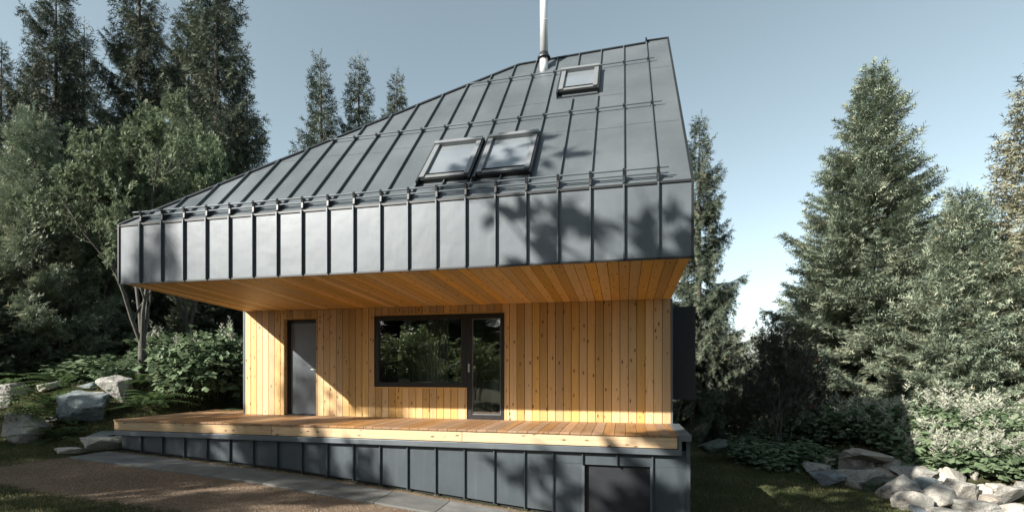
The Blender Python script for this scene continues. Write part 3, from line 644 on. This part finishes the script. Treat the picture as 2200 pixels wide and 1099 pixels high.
def spruce_meshes(seed, H_, Rb, z0=.4, whorl=.36, nper=6, drop=.3, gap=.15, tl=.20, tw=.075, hang=.6, pw=.85, bare=0., irregular=.25):
    rng = np.random.default_rng(seed); chains = []; P = []; A = []; S = []; L = []; W = []; T = []
    bend = rng.uniform(-.15, .15, 2)
    tr = lambda z: np.array([bend[0] * math.sin(z / H_ * 3), bend[1] * math.sin(z / H_ * 2.5), z])
    zz = np.linspace(-.3, H_, 14); chains_t = [(np.array([tr(z) for z in zz]), np.maximum(.012, (.016 * H_) * (1 - np.clip(zz, 0, H_) / H_) ** .9 + .006))]
    z = z0
    while z < H_ - .25:
        t = (z - z0) / (H_ - z0); n = max(3, int(nper * (1 - .35 * t) + rng.uniform(-1, 1))); az0 = rng.uniform(0, 6.28)
        for k in range(n):
            if rng.random() < bare: continue
            az = az0 + 6.283 * k / n + rng.uniform(-.3, .3); Lb = Rb * ((1 - t) ** pw) * (1 + rng.uniform(-irregular, irregular * .55)) + .16
            Lb *= min(1, .72 + t * 2.2) if z0 < 1.2 else 1
            e0 = np.interp(t, [0, .35, .75, 1], [-drop, -drop * .5, .25, .75]) + rng.uniform(-.12, .12); cv = np.interp(t, [0, .6, 1], [.22, .22, .1])
            ns = 7; s = np.linspace(0, 1, ns); h = np.array([math.cos(az), math.sin(az), 0]); zb_ = z + rng.uniform(-.12, .12)
            pts = tr(zb_)[None] + h[None] * (s * Lb)[:, None] * np.cos(e0 * .6) + np.array([0, 0, 1.])[None] * (Lb * (math.sin(e0) * s - .18 * drop * np.sin(s * np.pi) + cv * s ** 2.5))[:, None]
            rb = .008 + .012 * Lb; chains.append((pts, rb * (1 - s * .85)))
            nb_ = max(4, int(Lb / gap) * 2); sb = np.linspace(.13, 1, nb_) ** .85; sb = np.clip(sb + rng.uniform(-.03, .03, nb_), .05, 1)
            bp = np.stack([np.interp(sb, s, pts[:, j]) for j in range(3)], 1)
            tg = unit(np.stack([np.interp(sb, s, np.gradient(pts[:, j])) for j in range(3)], 1))
            sd = np.where(np.arange(nb_) % 2, 1., -1.)[:, None] * np.cross(tg, [0, 0, 1.]); sd = unit(sd)
            lb = np.clip((.16 + .38 * Lb * (1 - sb) ** .7 * np.minimum(1, sb * 4)) * rng.uniform(.65, 1.2, nb_), .12, .95)
            d0 = unit(tg * .75 + sd * rng.uniform(.5, 1., (nb_, 1)) + np.array([0, 0, -1.]) * hang * rng.uniform(.15, .8, (nb_, 1)))
            d0[-1] = tg[-1]; nt_ = np.maximum(1, np.round(lb / (tl * .62)).astype(int))
            idx = np.repeat(np.arange(nb_), nt_); kk = np.concatenate([np.arange(m_) for m_ in nt_]) / nt_[idx]
            pp = bp[idx] + rng.normal(0, .03, (len(idx), 3)) + d0[idx] * (kk * lb[idx])[:, None] - np.array([0, 0, 1.]) * (hang * .45 * lb[idx] * kk ** 2)[:, None]
            dd = unit(d0[idx] + np.array([0, 0, -1.]) * (hang * .8 * kk)[:, None] + rng.normal(0, .18, (len(idx), 3)))
            up = unit(np.cross(dd, rng.normal(0, .5, (len(idx), 3)) + np.array([0, 0, 1.])))
            P.append(pp); A.append(dd); S.append(up); L.append(tl * rng.uniform(.8, 1.25, len(idx))); W.append(tw * rng.uniform(.8, 1.25, len(idx)))
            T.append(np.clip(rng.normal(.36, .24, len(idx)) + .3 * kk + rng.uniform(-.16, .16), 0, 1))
        z += whorl * (1 - .3 * t) * rng.uniform(.75, 1.15)
    # leader shoots
    for k in range(5):
        zt = H_ - rng.uniform(0, .5); P.append(tr(zt)[None]); A.append(unit(np.array([[rng.normal(0, .2), rng.normal(0, .2), 1.]]))); S.append(np.array([[1., 0, 0]])); L.append(np.array([.35])); W.append(np.array([.05])); T.append(np.array([.6]))
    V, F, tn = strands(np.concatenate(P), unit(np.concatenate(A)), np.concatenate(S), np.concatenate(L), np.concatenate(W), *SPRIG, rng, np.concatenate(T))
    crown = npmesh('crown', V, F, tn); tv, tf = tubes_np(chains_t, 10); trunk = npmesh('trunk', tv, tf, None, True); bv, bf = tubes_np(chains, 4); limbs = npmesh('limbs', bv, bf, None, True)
    return trunk, limbs, crown, H_
def grow_tree(seed, H_, spread, stems=1, z_first=.25, leaf=.17, nleaf=7, levels=4, tmpl=None, nmain=8, rtrunk=.1, upward=.35, lean=(0, 0), keep=1., rise=.55, fork=0.):
    rng = np.random.default_rng(seed); chains = []; tips = []
    def branch(p, d, l, r, lev):
        n = 5; pts = [p]; dd = d
        for i in range(n):
            dd = unit(dd + rng.normal(0, .13, 3) + np.array([0, 0, upward * .12])); pts.append(pts[-1] + dd * l / n)
        chains.append((np.array(pts), np.linspace(r, r * .55, n + 1)))
        if lev >= 2: tips.append((np.array(pts), lev))
        if lev == levels: return
        m = int(rng.integers(3, 5)) if lev else int(rng.integers(7, 9))
        for i in range(m):
            f = rng.uniform(z_first if lev == 0 else .3, 1.); q = np.array(pts); x = f * n; i0 = min(n - 1, int(x)); pp = q[i0] + (q[i0 + 1] - q[i0]) * (x - i0)
            ax = unit(rng.normal(size=3)); side = unit(np.cross(dd, ax)); nd_ = unit(dd * rng.uniform(.4, .9) + side * rng.uniform(.6, 1.1) + np.array([0, 0, upward * .5]))
            branch(pp, nd_, l * rng.uniform(.45, .68) * (1.15 - .45 * f if lev == 0 else 1), r * .5 * (1.1 - .4 * f), lev + 1)
    if fork: chains.append((np.array([[0, 0, -.3], [.01, 0, fork * .3], [.02, .01, fork * .7], [0, .02, fork + .1]]), np.array([rtrunk * 1.9, rtrunk * 1.55, rtrunk * 1.4, rtrunk * 1.2])))
    for s in range(stems):
        a_ = 6.283 * s / stems + rng.uniform(0, 1); d = unit(np.array([math.cos(a_) * spread * (.25 if stems > 1 else .05) + lean[0], math.sin(a_) * spread * (.25 if stems > 1 else .05) + lean[1], 1.]))
        branch(np.array([.12 * math.cos(a_) * (stems > 1), .12 * math.sin(a_) * (stems > 1), fork - .2]) * (1 if not fork else np.array([.4, .4, 1])), d, H_ * rise * rng.uniform(.85, 1.1), rtrunk * (1 if stems == 1 else .7), 0)
    P = []; A = []; T = []
    for pts, lev in tips:
        if rng.random() > keep: continue
        m = nleaf if lev == levels else nleaf // 2; tone = rng.normal(.45, .14)
        for i in range(m):
            f = rng.uniform(.1, 1) * (len(pts) - 1.001); i0 = int(f); P.append(pts[i0] + (pts[i0 + 1] - pts[i0]) * (f - i0)); dirn = pts[i0 + 1] - pts[i0]
            A.append(unit(unit(dirn) * .5 + unit(rng.normal(size=3)) * .9 + np.array([0, 0, -.25]))); T.append(np.clip(tone + rng.normal(0, .15), 0, 1))
    P = np.array(P); A = np.array(A); S_ = unit(np.cross(A, unit(rng.normal(0, .45, A.shape) + np.array([0, 0, 1.])))); L = leaf * rng.uniform(.75, 1.25, len(P))
    V, F, tn = strands(P, A, S_, L, L * (.9 if tmpl is CLEAF or tmpl is None else .55), *(tmpl or CLEAF), rng, np.array(T))
    crown = npmesh('crown', V, F, tn); main = [c for c in chains if c[1][0] > rtrunk * .45]; rest = [c for c in chains if c[1][0] <= rtrunk * .45]
    tv, tf = tubes_np(main, 8); trunk = npmesh('trunk', tv, tf, None, True); bv, bf = tubes_np(rest, 4); limbs = npmesh('limbs', bv, bf, None, True)
    return trunk, limbs, crown, float(V[:, 2].max())
def place_tree(meshes, name, loc, height, rz, leafm, barkm, label, cat='tree', group=None, wide=1.):
    t = empty(name, loc, rz); s = height / meshes[3]; t.scale = (s * wide, s * wide, s); tag(t, label, cat, group)
    for nm, me, mt in (('trunk', meshes[0], barkm), ('limbs', meshes[1], barkm), ('crown', meshes[2], leafm)):
        o = bpy.data.objects.new(nm, me); COL.objects.link(o); o.parent = t
        if not me.materials: me.materials.append(mt)
        if me.materials[0] is not mt: o.material_slots[0].link = 'OBJECT'; o.material_slots[0].material = mt
    return t
def gloc(px, D, dz=0):
    p = at(px, HZ, D); return Vector((p.x, p.y, ground(p.x, p.y) + dz))
def hfor(px, topy, D):
    p = at(px, topy, D); return p.z - ground(p.x, p.y)

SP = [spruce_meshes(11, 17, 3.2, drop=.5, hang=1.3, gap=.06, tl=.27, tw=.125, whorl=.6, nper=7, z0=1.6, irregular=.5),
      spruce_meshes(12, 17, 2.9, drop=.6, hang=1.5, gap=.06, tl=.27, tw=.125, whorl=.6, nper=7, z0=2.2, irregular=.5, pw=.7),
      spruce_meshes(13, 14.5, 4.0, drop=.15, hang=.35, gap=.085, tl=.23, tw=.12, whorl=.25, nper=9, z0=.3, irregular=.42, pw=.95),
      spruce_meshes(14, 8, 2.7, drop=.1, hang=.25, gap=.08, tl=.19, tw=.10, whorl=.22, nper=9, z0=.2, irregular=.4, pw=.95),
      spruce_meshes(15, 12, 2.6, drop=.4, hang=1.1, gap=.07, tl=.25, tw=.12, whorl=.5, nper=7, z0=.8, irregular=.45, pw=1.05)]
def spruce(k, px, topy, D, label, rz=0, mt='spruce', wide=1., group='spruces around the house'):
    return place_tree(SP[k], 'spruce_tree', gloc(px, D), hfor(px, topy, D), rz, M[mt], M['bark_s'], label, 'tree', group, wide)
# left forest edge
spruce(0, 5, 90, 24, 'tall dark spruce at the left picture edge', 1.1, wide=.8)
spruce(1, 118, -70, 23, 'very tall spruce second from the left, its tip out of the picture', .3, wide=.85)
spruce(4, 185, 60, 29, 'thin spruce tip showing between the two leftmost tall spruces', 2.2)
spruce(0, 298, -130, 21, 'tall spruce with hanging twigs behind the middle of the rowan tree', 2.9, wide=.82)
spruce(1, 462, -110, 20, 'tall spruce nearest the roof on the left, with ragged right side', 4.0, wide=.95)
spruce(4, 530, 200, 24, 'shorter spruce leaning out right of the tall ragged spruce', .9, wide=1.1)
spruce(4, 688, 122, 27, 'widest of the three far spruces above the sloping roof edge', .5, wide=.9)
spruce(4, 775, 126, 28, 'middle one of the three far spruces above the roof edge', 2.5, wide=.9)
spruce(4, 851, 160, 31, 'smallest and rightmost of the three far spruces above the roof', 4.4, wide=.9)
spruce(1, 398, 20, 27, 'dark spruce filling the gap between the two tall middle spruces', 5.2)
spruce(0, 60, 140, 31, 'dark spruce far back behind the leftmost tall spruces', 3.3)
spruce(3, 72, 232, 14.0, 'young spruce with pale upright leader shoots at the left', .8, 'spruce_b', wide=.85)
spruce(3, -30, 560, 12.6, 'broad bushy young spruce in shade at the left edge', 2.8)
spruce(3, 190, 470, 17, 'low dark spruce under the rowan crown', 1.8)
spruce(0, 560, 420, 19, 'dark spruce behind the wall\'s left corner', .2, wide=.8)
spruce(3, 430, 560, 18, 'low dark spruce under the roof overhang', 3.8, wide=1.1)
spruce(3, 300, 560, 20, 'low dark spruce behind the rowan stems', 1.2, wide=1.2)
# right side
spruce(0, 1503, 250, 17.5, 'tall spruce rising directly behind the right gable', 1.0, wide=.92)
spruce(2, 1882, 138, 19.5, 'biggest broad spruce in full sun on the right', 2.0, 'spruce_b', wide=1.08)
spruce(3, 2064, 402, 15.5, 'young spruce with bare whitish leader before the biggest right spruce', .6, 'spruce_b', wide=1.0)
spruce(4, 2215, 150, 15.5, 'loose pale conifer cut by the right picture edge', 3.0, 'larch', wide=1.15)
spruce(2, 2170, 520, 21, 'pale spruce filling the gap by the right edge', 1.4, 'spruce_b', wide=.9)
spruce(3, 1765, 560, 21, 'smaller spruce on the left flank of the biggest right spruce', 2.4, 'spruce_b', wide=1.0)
spruce(4, 1640, 700, 40, 'far low spruce in the gap right of the house', 2.0, wide=1.6)
spruce(4, 1570, 690, 46, 'farthest low spruce in the gap right of the house', 1.0, wide=1.8)
# broadleaf trees
DT = [grow_tree(21, 7.6, 1.3, stems=4, z_first=.14, leaf=.17, nleaf=16, rtrunk=.13, upward=.5, rise=.62, fork=1.7),
      grow_tree(22, 3.3, 1.0, stems=4, z_first=.15, leaf=.12, nleaf=4, rtrunk=.03, keep=.45, upward=.5, rise=.66),
      grow_tree(23, 12, 1.3, stems=1, z_first=.25, leaf=.42, nleaf=7, rtrunk=.2, upward=.3, rise=.62, tmpl=LEAF),
      grow_tree(24, 12, 1.3, stems=1, z_first=.72, leaf=.36, nleaf=8, rtrunk=.2, upward=.2, rise=.66, tmpl=LEAF),
      grow_tree(25, 13, 1.3, stems=1, z_first=.5, leaf=.30, nleaf=5, rtrunk=.14, upward=.5, rise=.7, tmpl=LEAF, keep=.85)]
place_tree(DT[0], 'rowan_tree', gloc(305, 12.3), 7.2, .4, M['leaf'], M['bark_d'], 'leafy multi-stemmed rowan tree with sunlit top, left of the house', 'tree', wide=.72)
place_tree(DT[0], 'rowan_tree', gloc(405, 15.5), 8.2, 2.4, M['leaf'], M['bark_d'], 'second rowan tree behind the roof\'s left corner', 'tree', wide=.65)
place_tree(DT[0], 'rowan_tree', gloc(215, 15), 5.6, 4.1, M['leaf'], M['bark_d'], 'lower rowan tree in shade between the young spruce and the tall rowan', 'tree', wide=.6)
place_tree(DT[1], 'slender_shrub', gloc(1665, 13.6), 4.1, .6, M['darkleaf'], M['bark_d'], 'slender dark shrub with reddish leaves right of the house', 'shrub', wide=.55)
place_tree(DT[1], 'slender_shrub', gloc(1735, 14.6), 3.0, 2.6, M['darkleaf'], M['bark_d'], 'lower dark reddish shrub before the biggest right spruce', 'shrub', wide=.7)
place_tree(DT[1], 'slender_shrub', gloc(1610, 15.5), 2.6, 4.6, M['darkleaf'], M['bark_d'], 'thin dark shrub in the bright gap behind the house', 'shrub', wide=.6)

# plume bushes, ferns, grass
def herb_meshes(seed, n, hgt, rad, plumes=.32, lf=(.09, .19), lw=.62):
    rng = np.random.default_rng(seed); chains = []; P = []; A = []; L = []; T = []; pP = []; pA = []; pL = []; pT = []
    for i in range(n):
        a_ = rng.uniform(0, 6.283); r = rad * math.sqrt(rng.random()); b0 = np.array([r * math.cos(a_), r * math.sin(a_), -.1]); top = b0 * 1.25 + np.array([rng.normal(0, .12), rng.normal(0, .12), hgt * (1 - .35 * (r / rad) ** 2) * rng.uniform(.75, 1.08)])
        s = np.linspace(0, 1, 5)[:, None]; pts = b0 * (1 - s) + top * s + np.array([math.cos(a_), math.sin(a_), 0]) * .12 * s ** 2; chains.append((pts, np.linspace(.008, .003, 5)))
        for k in range(20):
            f = rng.uniform(.2, 1) ** .7; p = b0 * (1 - f) + top * f; az = rng.uniform(0, 6.283); d = np.array([math.cos(az), math.sin(az), rng.uniform(-.6, .3)]); l = rng.uniform(*lf)
            stalk = rng.uniform(.05, .3); tn = rng.normal(.5, .15)
            for q in (-.7, 0, .7):
                c, s_ = math.cos(q), math.sin(q); P.append(p + d * stalk); A.append((d[0] * c - d[1] * s_, d[0] * s_ + d[1] * c, d[2] - .15)); L.append(l * (1 if q == 0 else .8)); T.append(np.clip(tn + rng.normal(0, .1), 0, 1))
        if rng.random() < plumes:
            for c_ in range(2):
                ax = unit(np.array([rng.normal(0, .35), rng.normal(0, .35), 1.])); base = top + rng.normal(0, .08, 3)
                for k in range(16):
                    f = k / 16; az = rng.uniform(0, 6.283); d = unit(ax * .55 + np.array([math.cos(az), math.sin(az), .15]) * (1 - f * .6)); pP.append(base + ax * (f * .26 - .04)); pA.append(d); pL.append(.16 * (1 - f * .55) * rng.uniform(.7, 1.2)); pT.append(rng.uniform(0, 1))
    P = np.array(P); A = unit(np.array(A)); S_ = unit(np.cross(A, unit(rng.normal(0, .3, A.shape) * 2 + np.array([0, -.2, 1.])))); L = np.array(L)
    V, F, tn = strands(P, A, S_, L, L * lw, *LEAF, rng, np.array(T)); lv = npmesh('foliage', V, F, tn)
    tv, tf = tubes_np(chains, 4); st = npmesh('stems', tv, tf)
    if not pP: return st, lv, None
    pA = np.array(pA); S_ = unit(np.cross(pA, rng.normal(size=pA.shape))); pL = np.array(pL)
    V, F, tn = strands(np.array(pP), pA, S_, pL, np.full(len(pL), .028), *LEAF, rng, np.array(pT)); pl = npmesh('plumes', V, F, tn); return st, lv, pl
HB = [herb_meshes(31, 70, 1.35, .85), herb_meshes(32, 60, 1.25, .8), herb_meshes(33, 40, .75, .6, .0), herb_meshes(34, 75, 1.3, .85, .3, (.09, .24), .75), herb_meshes(35, 60, .8, .7, .35, (.09, .27), .8)]
def herb(k, px, D, label, rz, s=1., w=1., name='plume_bush', leafm='herb', group='plume bushes', dz=0):
    t = empty(name, gloc(px, D, dz), rz); t.scale = (s * w, s * w, s); tag(t, label, 'bush', group)
    for nm, me, mt in (('stems', HB[k][0], 'herb'), ('foliage', HB[k][1], leafm), ('plumes', HB[k][2], 'plume')):
        if me is None: continue
        o = bpy.data.objects.new(nm, me); COL.objects.link(o); o.parent = t
        if not me.materials: me.materials.append(M[mt])
        if nm == 'plumes': o['kind'] = 'stuff'
    return t
for a_ in [
 (0, 1765, 14.2, 'leftmost shaded plume bush, next to the reddish shrub', .3, 1.0, 1.0), (1, 1850, 13.4, 'shaded plume bush behind the left part of the stone wall', 1.4, 1.05, 1.1),
 (0, 1945, 12.9, 'plume bush half in shade above the long flat wall slab', 2.2, 1.05, 1.0), (1, 1915, 12.4, 'low plume bush hanging over the long squared wall block', 3.2, .8, 1.0),
 (0, 2040, 13.2, 'sunlit plume bush behind the bleached boulder', 4.0, 1.15, 1.1), (3, 2035, 11.3, 'sunlit leafy bush with big leaves directly above the white boulders', 5.0, .85, 1.0),
 (0, 2120, 12.2, 'tall sunlit plume bush towards the right edge', .9, 1.1, 1.1), (3, 2150, 10.9, 'front sunlit plume bush above the squared right boulder', 2.7, .95, .95),
 (0, 2205, 11.4, 'plume bush cut by the right picture edge', 3.7, 1.0, 1.0), (1, 2180, 13.8, 'rear sunlit plume bush below the pale conifer', 4.7, 1.15, 1.1), (4, 2025, 11.2, 'low big-leaved plant right above the bleached boulder', .4, 1., 1.), (4, 2095, 10.9, 'low big-leaved plant between the white boulders and the squared boulder', 1.4, 1., 1.), (4, 2160, 10.6, 'low big-leaved plant spilling over the squared boulder', 2.4, .95, 1.), (4, 2215, 10.7, 'low big-leaved plant at the right picture edge', 3.4, 1., 1.), (4, 1975, 11.9, 'low big-leaved plant behind the long squared block', 4.4, .9, 1.), (4, 2070, 10.25, 'big-leaved plant just above the lowest white boulders', 5.4, .85, 1.), (4, 2140, 10.0, 'big-leaved plant leaning over the squared boulder from the left', .9, .85, 1.), (4, 2205, 9.9, 'big-leaved plant behind the stone cut by the right edge', 1.9, .85, 1.), (4, 2010, 10.6, 'big-leaved plant beside the small pale stone in the leaves', 2.9, .75, 1.), (1, 1680, 14.6, 'dark plume bush at the foot of the slender reddish shrub', 5.7, .9, 1.)]: herb(*a_)
for a_ in [
 (3, 440, 12.4, 'leafy bush lit by the sun between the rowan trunk and house wall', .5, 1.35, .75), (3, 485, 12.9, 'leafy bush touching the left corner of the house wall', 1.9, 1.25, 1.0),
 (3, 370, 13.9, 'leafy bush right behind the rowan trunk', 3.1, 1.1, .9), (3, 240, 15.5, 'pale leafy bush in the dark behind the rockery', 4.2, 1.4, 1.1)]: herb(*a_, group='plume bushes left of the house')
for a_ in [(2, 1650, 12.6, 'low leafy weed clump at the lawn edge left of the stone wall', .5, .9, 1.1), (2, 1625, 13.5, 'low dark weed clump behind the lawn', 2.5, 1., 1.2), (2, 1730, 12.5, 'low weed clump behind the leftmost wall stones', 1.5, .9, 1.1)]: herb(*a_, name='weed_clump', group='weed clumps')
for i, (px, D) in enumerate([(60, 13.4), (165, 13.6), (215, 13.4), (265, 13.2), (20, 14.6), (120, 14.4), (500, 11.3), (340, 13)]):
    herb(2, px, D, ['weed clump at the top left of the rockery', 'weed clump behind the pinkish slab', 'weed clump left of the rounded rockery boulder', 'weed clump at the foot of the rowan trunk', 'dark weed clump at the left edge', 'dark weed clump under the young spruce', 'weed clump beside the house corner', 'weed clump behind the ferns'][i], i * 1.3, .8 + .1 * (i % 4), 1.2, name='weed_clump', group='weed clumps')
def fern_mesh(seed, nf, l):
    rng = np.random.default_rng(seed); P = []; A = []; S_ = []; L = []; T = []; chains = []
    for i in range(nf):
        az = rng.uniform(0, 6.283); h = np.array([math.cos(az), math.sin(az), 0]); e = rng.uniform(.5, 1.25); ll = l * rng.uniform(.7, 1.15); s = np.linspace(0, 1, 18)
        pts = h[None] * (ll * s * math.cos(e) + ll * .35 * s ** 2)[:, None] + np.array([0, 0, 1.])[None] * (ll * (math.sin(e) * s - .55 * s ** 2))[:, None]
        chains.append((pts, np.linspace(.004, .001, 18))); tg = unit(np.gradient(pts, axis=0)); sd = unit(np.cross(tg, [0, 0, 1.])); tn = rng.normal(.5, .2)
        for k in range(3, 18):
            for sg in (-1, 1): P.append(pts[k]); A.append(unit(sd[k] * sg + tg[k] * .4 + np.array([0, 0, -.15]))); S_.append(tg[k]); L.append(.2 * ll * math.sin(math.pi * (.12 + .86 * (1 - s[k]) ** .8)) + .01); T.append(np.clip(tn + rng.normal(0, .1), 0, 1))
    A = np.array(A); V, F, tn = strands(np.array(P), A, np.array(S_), np.array(L), np.full(len(P), .045 * l), *LEAF, rng, np.array(T))
    tv, tf = tubes_np(chains, 3); return npmesh('fronds', V, F, tn), npmesh('stems', tv, tf)
FN = [fern_mesh(41, 22, .95), fern_mesh(42, 16, .8)]
FL = ['fern in front of the rowan trunk', 'fern overhanging the deck\'s left end', 'fern behind the deck, near the house corner', 'fern between rounded boulder and deck', 'large fern in the middle of the rockery', 'fern beside the pointed lone boulder', 'fern under the plume bush', 'fern against the left house corner', 'small fern left of the bluish boulder', 'fern behind the bluish boulder', 'fern at the left edge of the rockery', 'fern behind the whitish flat stone']
for i, (px, D, dz) in enumerate([(300, 11.9, 0), (335, 11.2, 0), (440, 11.6, 0), (300, 11.0, 0), (105, 11.4, 0), (125, 10.3, -.1), (390, 12.2, 0), (490, 11.9, 0), (140, 11.0, -.1), (215, 13.0, 0), (30, 12.6, 0), (130, 12.4, 0)]):
    t = empty('fern', gloc(px, D, dz), i * 1.7); t.scale = (.9 + .12 * (i % 3),) * 3; tag(t, FL[i], 'fern', 'ferns left of the house')
    for nm, me in (('fronds', FN[i % 2][0]), ('stems', FN[i % 2][1])):
        o = bpy.data.objects.new(nm, me); COL.objects.link(o); o.parent = t
        if not me.materials: me.materials.append(M['fern'])
rng = np.random.default_rng(77)
def blades(name, n, region, hmin, hmax, test):
    P = []
    while len(P) < n:
        x = rng.uniform(region[0], region[1]); y = rng.uniform(region[2], region[3])
        if test(x, y): P.append((x, y, ground(x, y) - .01))
    P = np.array(P); A = unit(rng.normal(0, .5, (n, 3)) + np.array([0, 0, 1.])); S_ = unit(np.cross(A, rng.normal(size=(n, 3)))); L = rng.uniform(hmin, hmax, n)
    tn = np.clip(np.array([.5 + .5 * mnoise.noise(Vector((p[0] * .9, p[1] * .9, 3))) for p in P]) + rng.normal(0, .18, n), 0, 1)
    V, F, t_ = strands(P, A, S_, L, np.full(n, .012), [(0, .5, 0), (0, -.5, 0), (1, .4, .6)], [(0, 1, 2)], rng, tn)
    tag(link(name, npmesh(name, V, F, t_), M['grass']), 'short patchy grass growing on the ground around the house', 'grass', kind='stuff')
blades('lawn_grass', 70000, (1.0, 6.5, 7.0, 16), .03, .09, lambda x, y: True)
blades('meadow_grass', 90000, (-14, -2, 3.4, 9.4), .025, .08, lambda x, y: (y < 7.6 or x < -9.8) and gravel_mask(x, y) < rng.random() * .55)
blades('bank_grass', 45000, (-18, -8.2, 8, 13.5), .04, .16, lambda x, y: x < -9.7 or y > 10)
n = 26000; P = []
while len(P) < n:
    x = rng.uniform(-10.5, 0); y = rng.uniform(2.8, 7.7)
    if gravel_mask(x, y) > rng.random() and not 6.79 < y < 7.47: P.append((x, y, ground(x, y)))
P = np.array(P); A = unit(rng.normal(size=(n, 3))); S_ = unit(np.cross(A, rng.normal(size=(n, 3)))); L = rng.uniform(.006, .02, n) * rng.choice([1, 1, 1.6], n)
V, F, t_ = strands(P, A, S_, L, L * .9, [(-.5, 0, 0), (.5, 0, 0), (0, .5, 0), (0, -.5, 0), (0, 0, .5), (0, 0, -.5)], [(0, 2, 4), (2, 1, 4), (1, 3, 4), (3, 0, 4), (2, 0, 5), (1, 2, 5), (3, 1, 5), (0, 3, 5)], rng, rng.random(n))
m, nt, b = mat('gravel_stone'); nt.links.new(ramp(nt, attr(nt), [(0, (.11, .076, .052)), (.6, (.20, .145, .10)), (1, (.32, .265, .2))]), b.inputs['Base Color']); b.inputs['Roughness'].default_value = .9
tag(link('gravel_stones', npmesh('gravel_stones', V, F, t_), m), 'loose reddish brown gravel spread before the plinth', 'gravel', kind='stuff')

# ------------------------------------------------------------------ trees beside and behind the photographer (they shade the scene and show in the glass)
def caster(kind, x, y, h, label, rz=0., wide=1.):
    loc = (x, y, ground(x, y))
    if isinstance(kind, str): place_tree(DT[{'d': 2, 'h': 3, 's': 4, 'b': 1}[kind]], 'broadleaf_tree', loc, h, rz, M['glowleaf' if kind == 'b' else 'leaf'], M['bark_d'], label, 'tree', 'trees behind the viewpoint', wide)
    else: place_tree(SP[kind], 'spruce_tree', loc, h, rz, M['spruce'], M['bark_s'], label, 'tree', 'trees behind the viewpoint', wide)
CAST = [('h', -10.2, -4.6, 11.9, .2, .95), ('h', -16.4, -4.8, 10.8, 1.3, .6), ('d', -20.6, -4.4, 10.4, 2.1, .6), (4, -19.7, -6.5, 14.3, 3.3, .6), (4, -21.7, -6.6, 14.5, 1.3, .5), ('d', -20.5, -.8, 9.5, 2.3, .8), ('d', -1.0, -8, 12.5, 4.2, .9),
        (0, -31, 3, 18, 0, 1.2), (1, -25.5, 11, 17, 1, 1.2), (0, -28, 9, 21, 2, 1.2), (1, 6, -12, 18, 4, 1.2), (2, 14, -9, 13, 1, 1), (3, -3, -14, 7, 3, 1.2), ('b', -7.2, -5.2, 3.2, 1, 1.2), ('b', -9.6, -3.9, 3.6, 2, 1.2), ('b', -12, -4.8, 3.2, 3, 1.3), ('b', -14.3, -3.2, 3.4, 4, 1.2), ('b', -5, -7.5, 3.4, 5, 1.2), (2, -8, -27, 13, 1, 1.3), (2, -14.5, -26, 14, 2, 1.3), (2, -21, -27, 13, 4, 1.3), (2, -27, -24, 13, 5, 1.3), (2, -33, -21, 13, 3, 1.3), (2, -1, -27, 13, .5, 1.3)]
for i, (k, x, y, h, rz, w) in enumerate(CAST):
    caster(k, x, y, h, 'tree outside the picture, ' + ['left front, shading the right fascia', 'left front, shading the deck', 'far left front, shading the rockery', 'slim one left of the viewpoint', 'slimmest one, left of the other slim one', 'shading the rockery from the lawn', 'just behind the viewpoint', 'left of the rockery', 'left of the young spruce', 'deep in the left forest', 'right behind the viewpoint', 'far right behind the viewpoint', 'bushy one far behind the viewpoint', 'low one second from the right in the window reflection', 'low one in the middle of the window reflection', 'low one second from the left in the window reflection', 'low one furthest left in the window reflection', 'low one reflected in the terrace door', 'broad spruce in the far rear row, second from the right', 'broad spruce in the far rear row, third from the right', 'broad spruce in the far rear row, third from the left', 'broad spruce in the far rear row, second from the left', 'broad spruce ending the far rear row on the left', 'broad spruce ending the far rear row on the right'][i], rz, w)
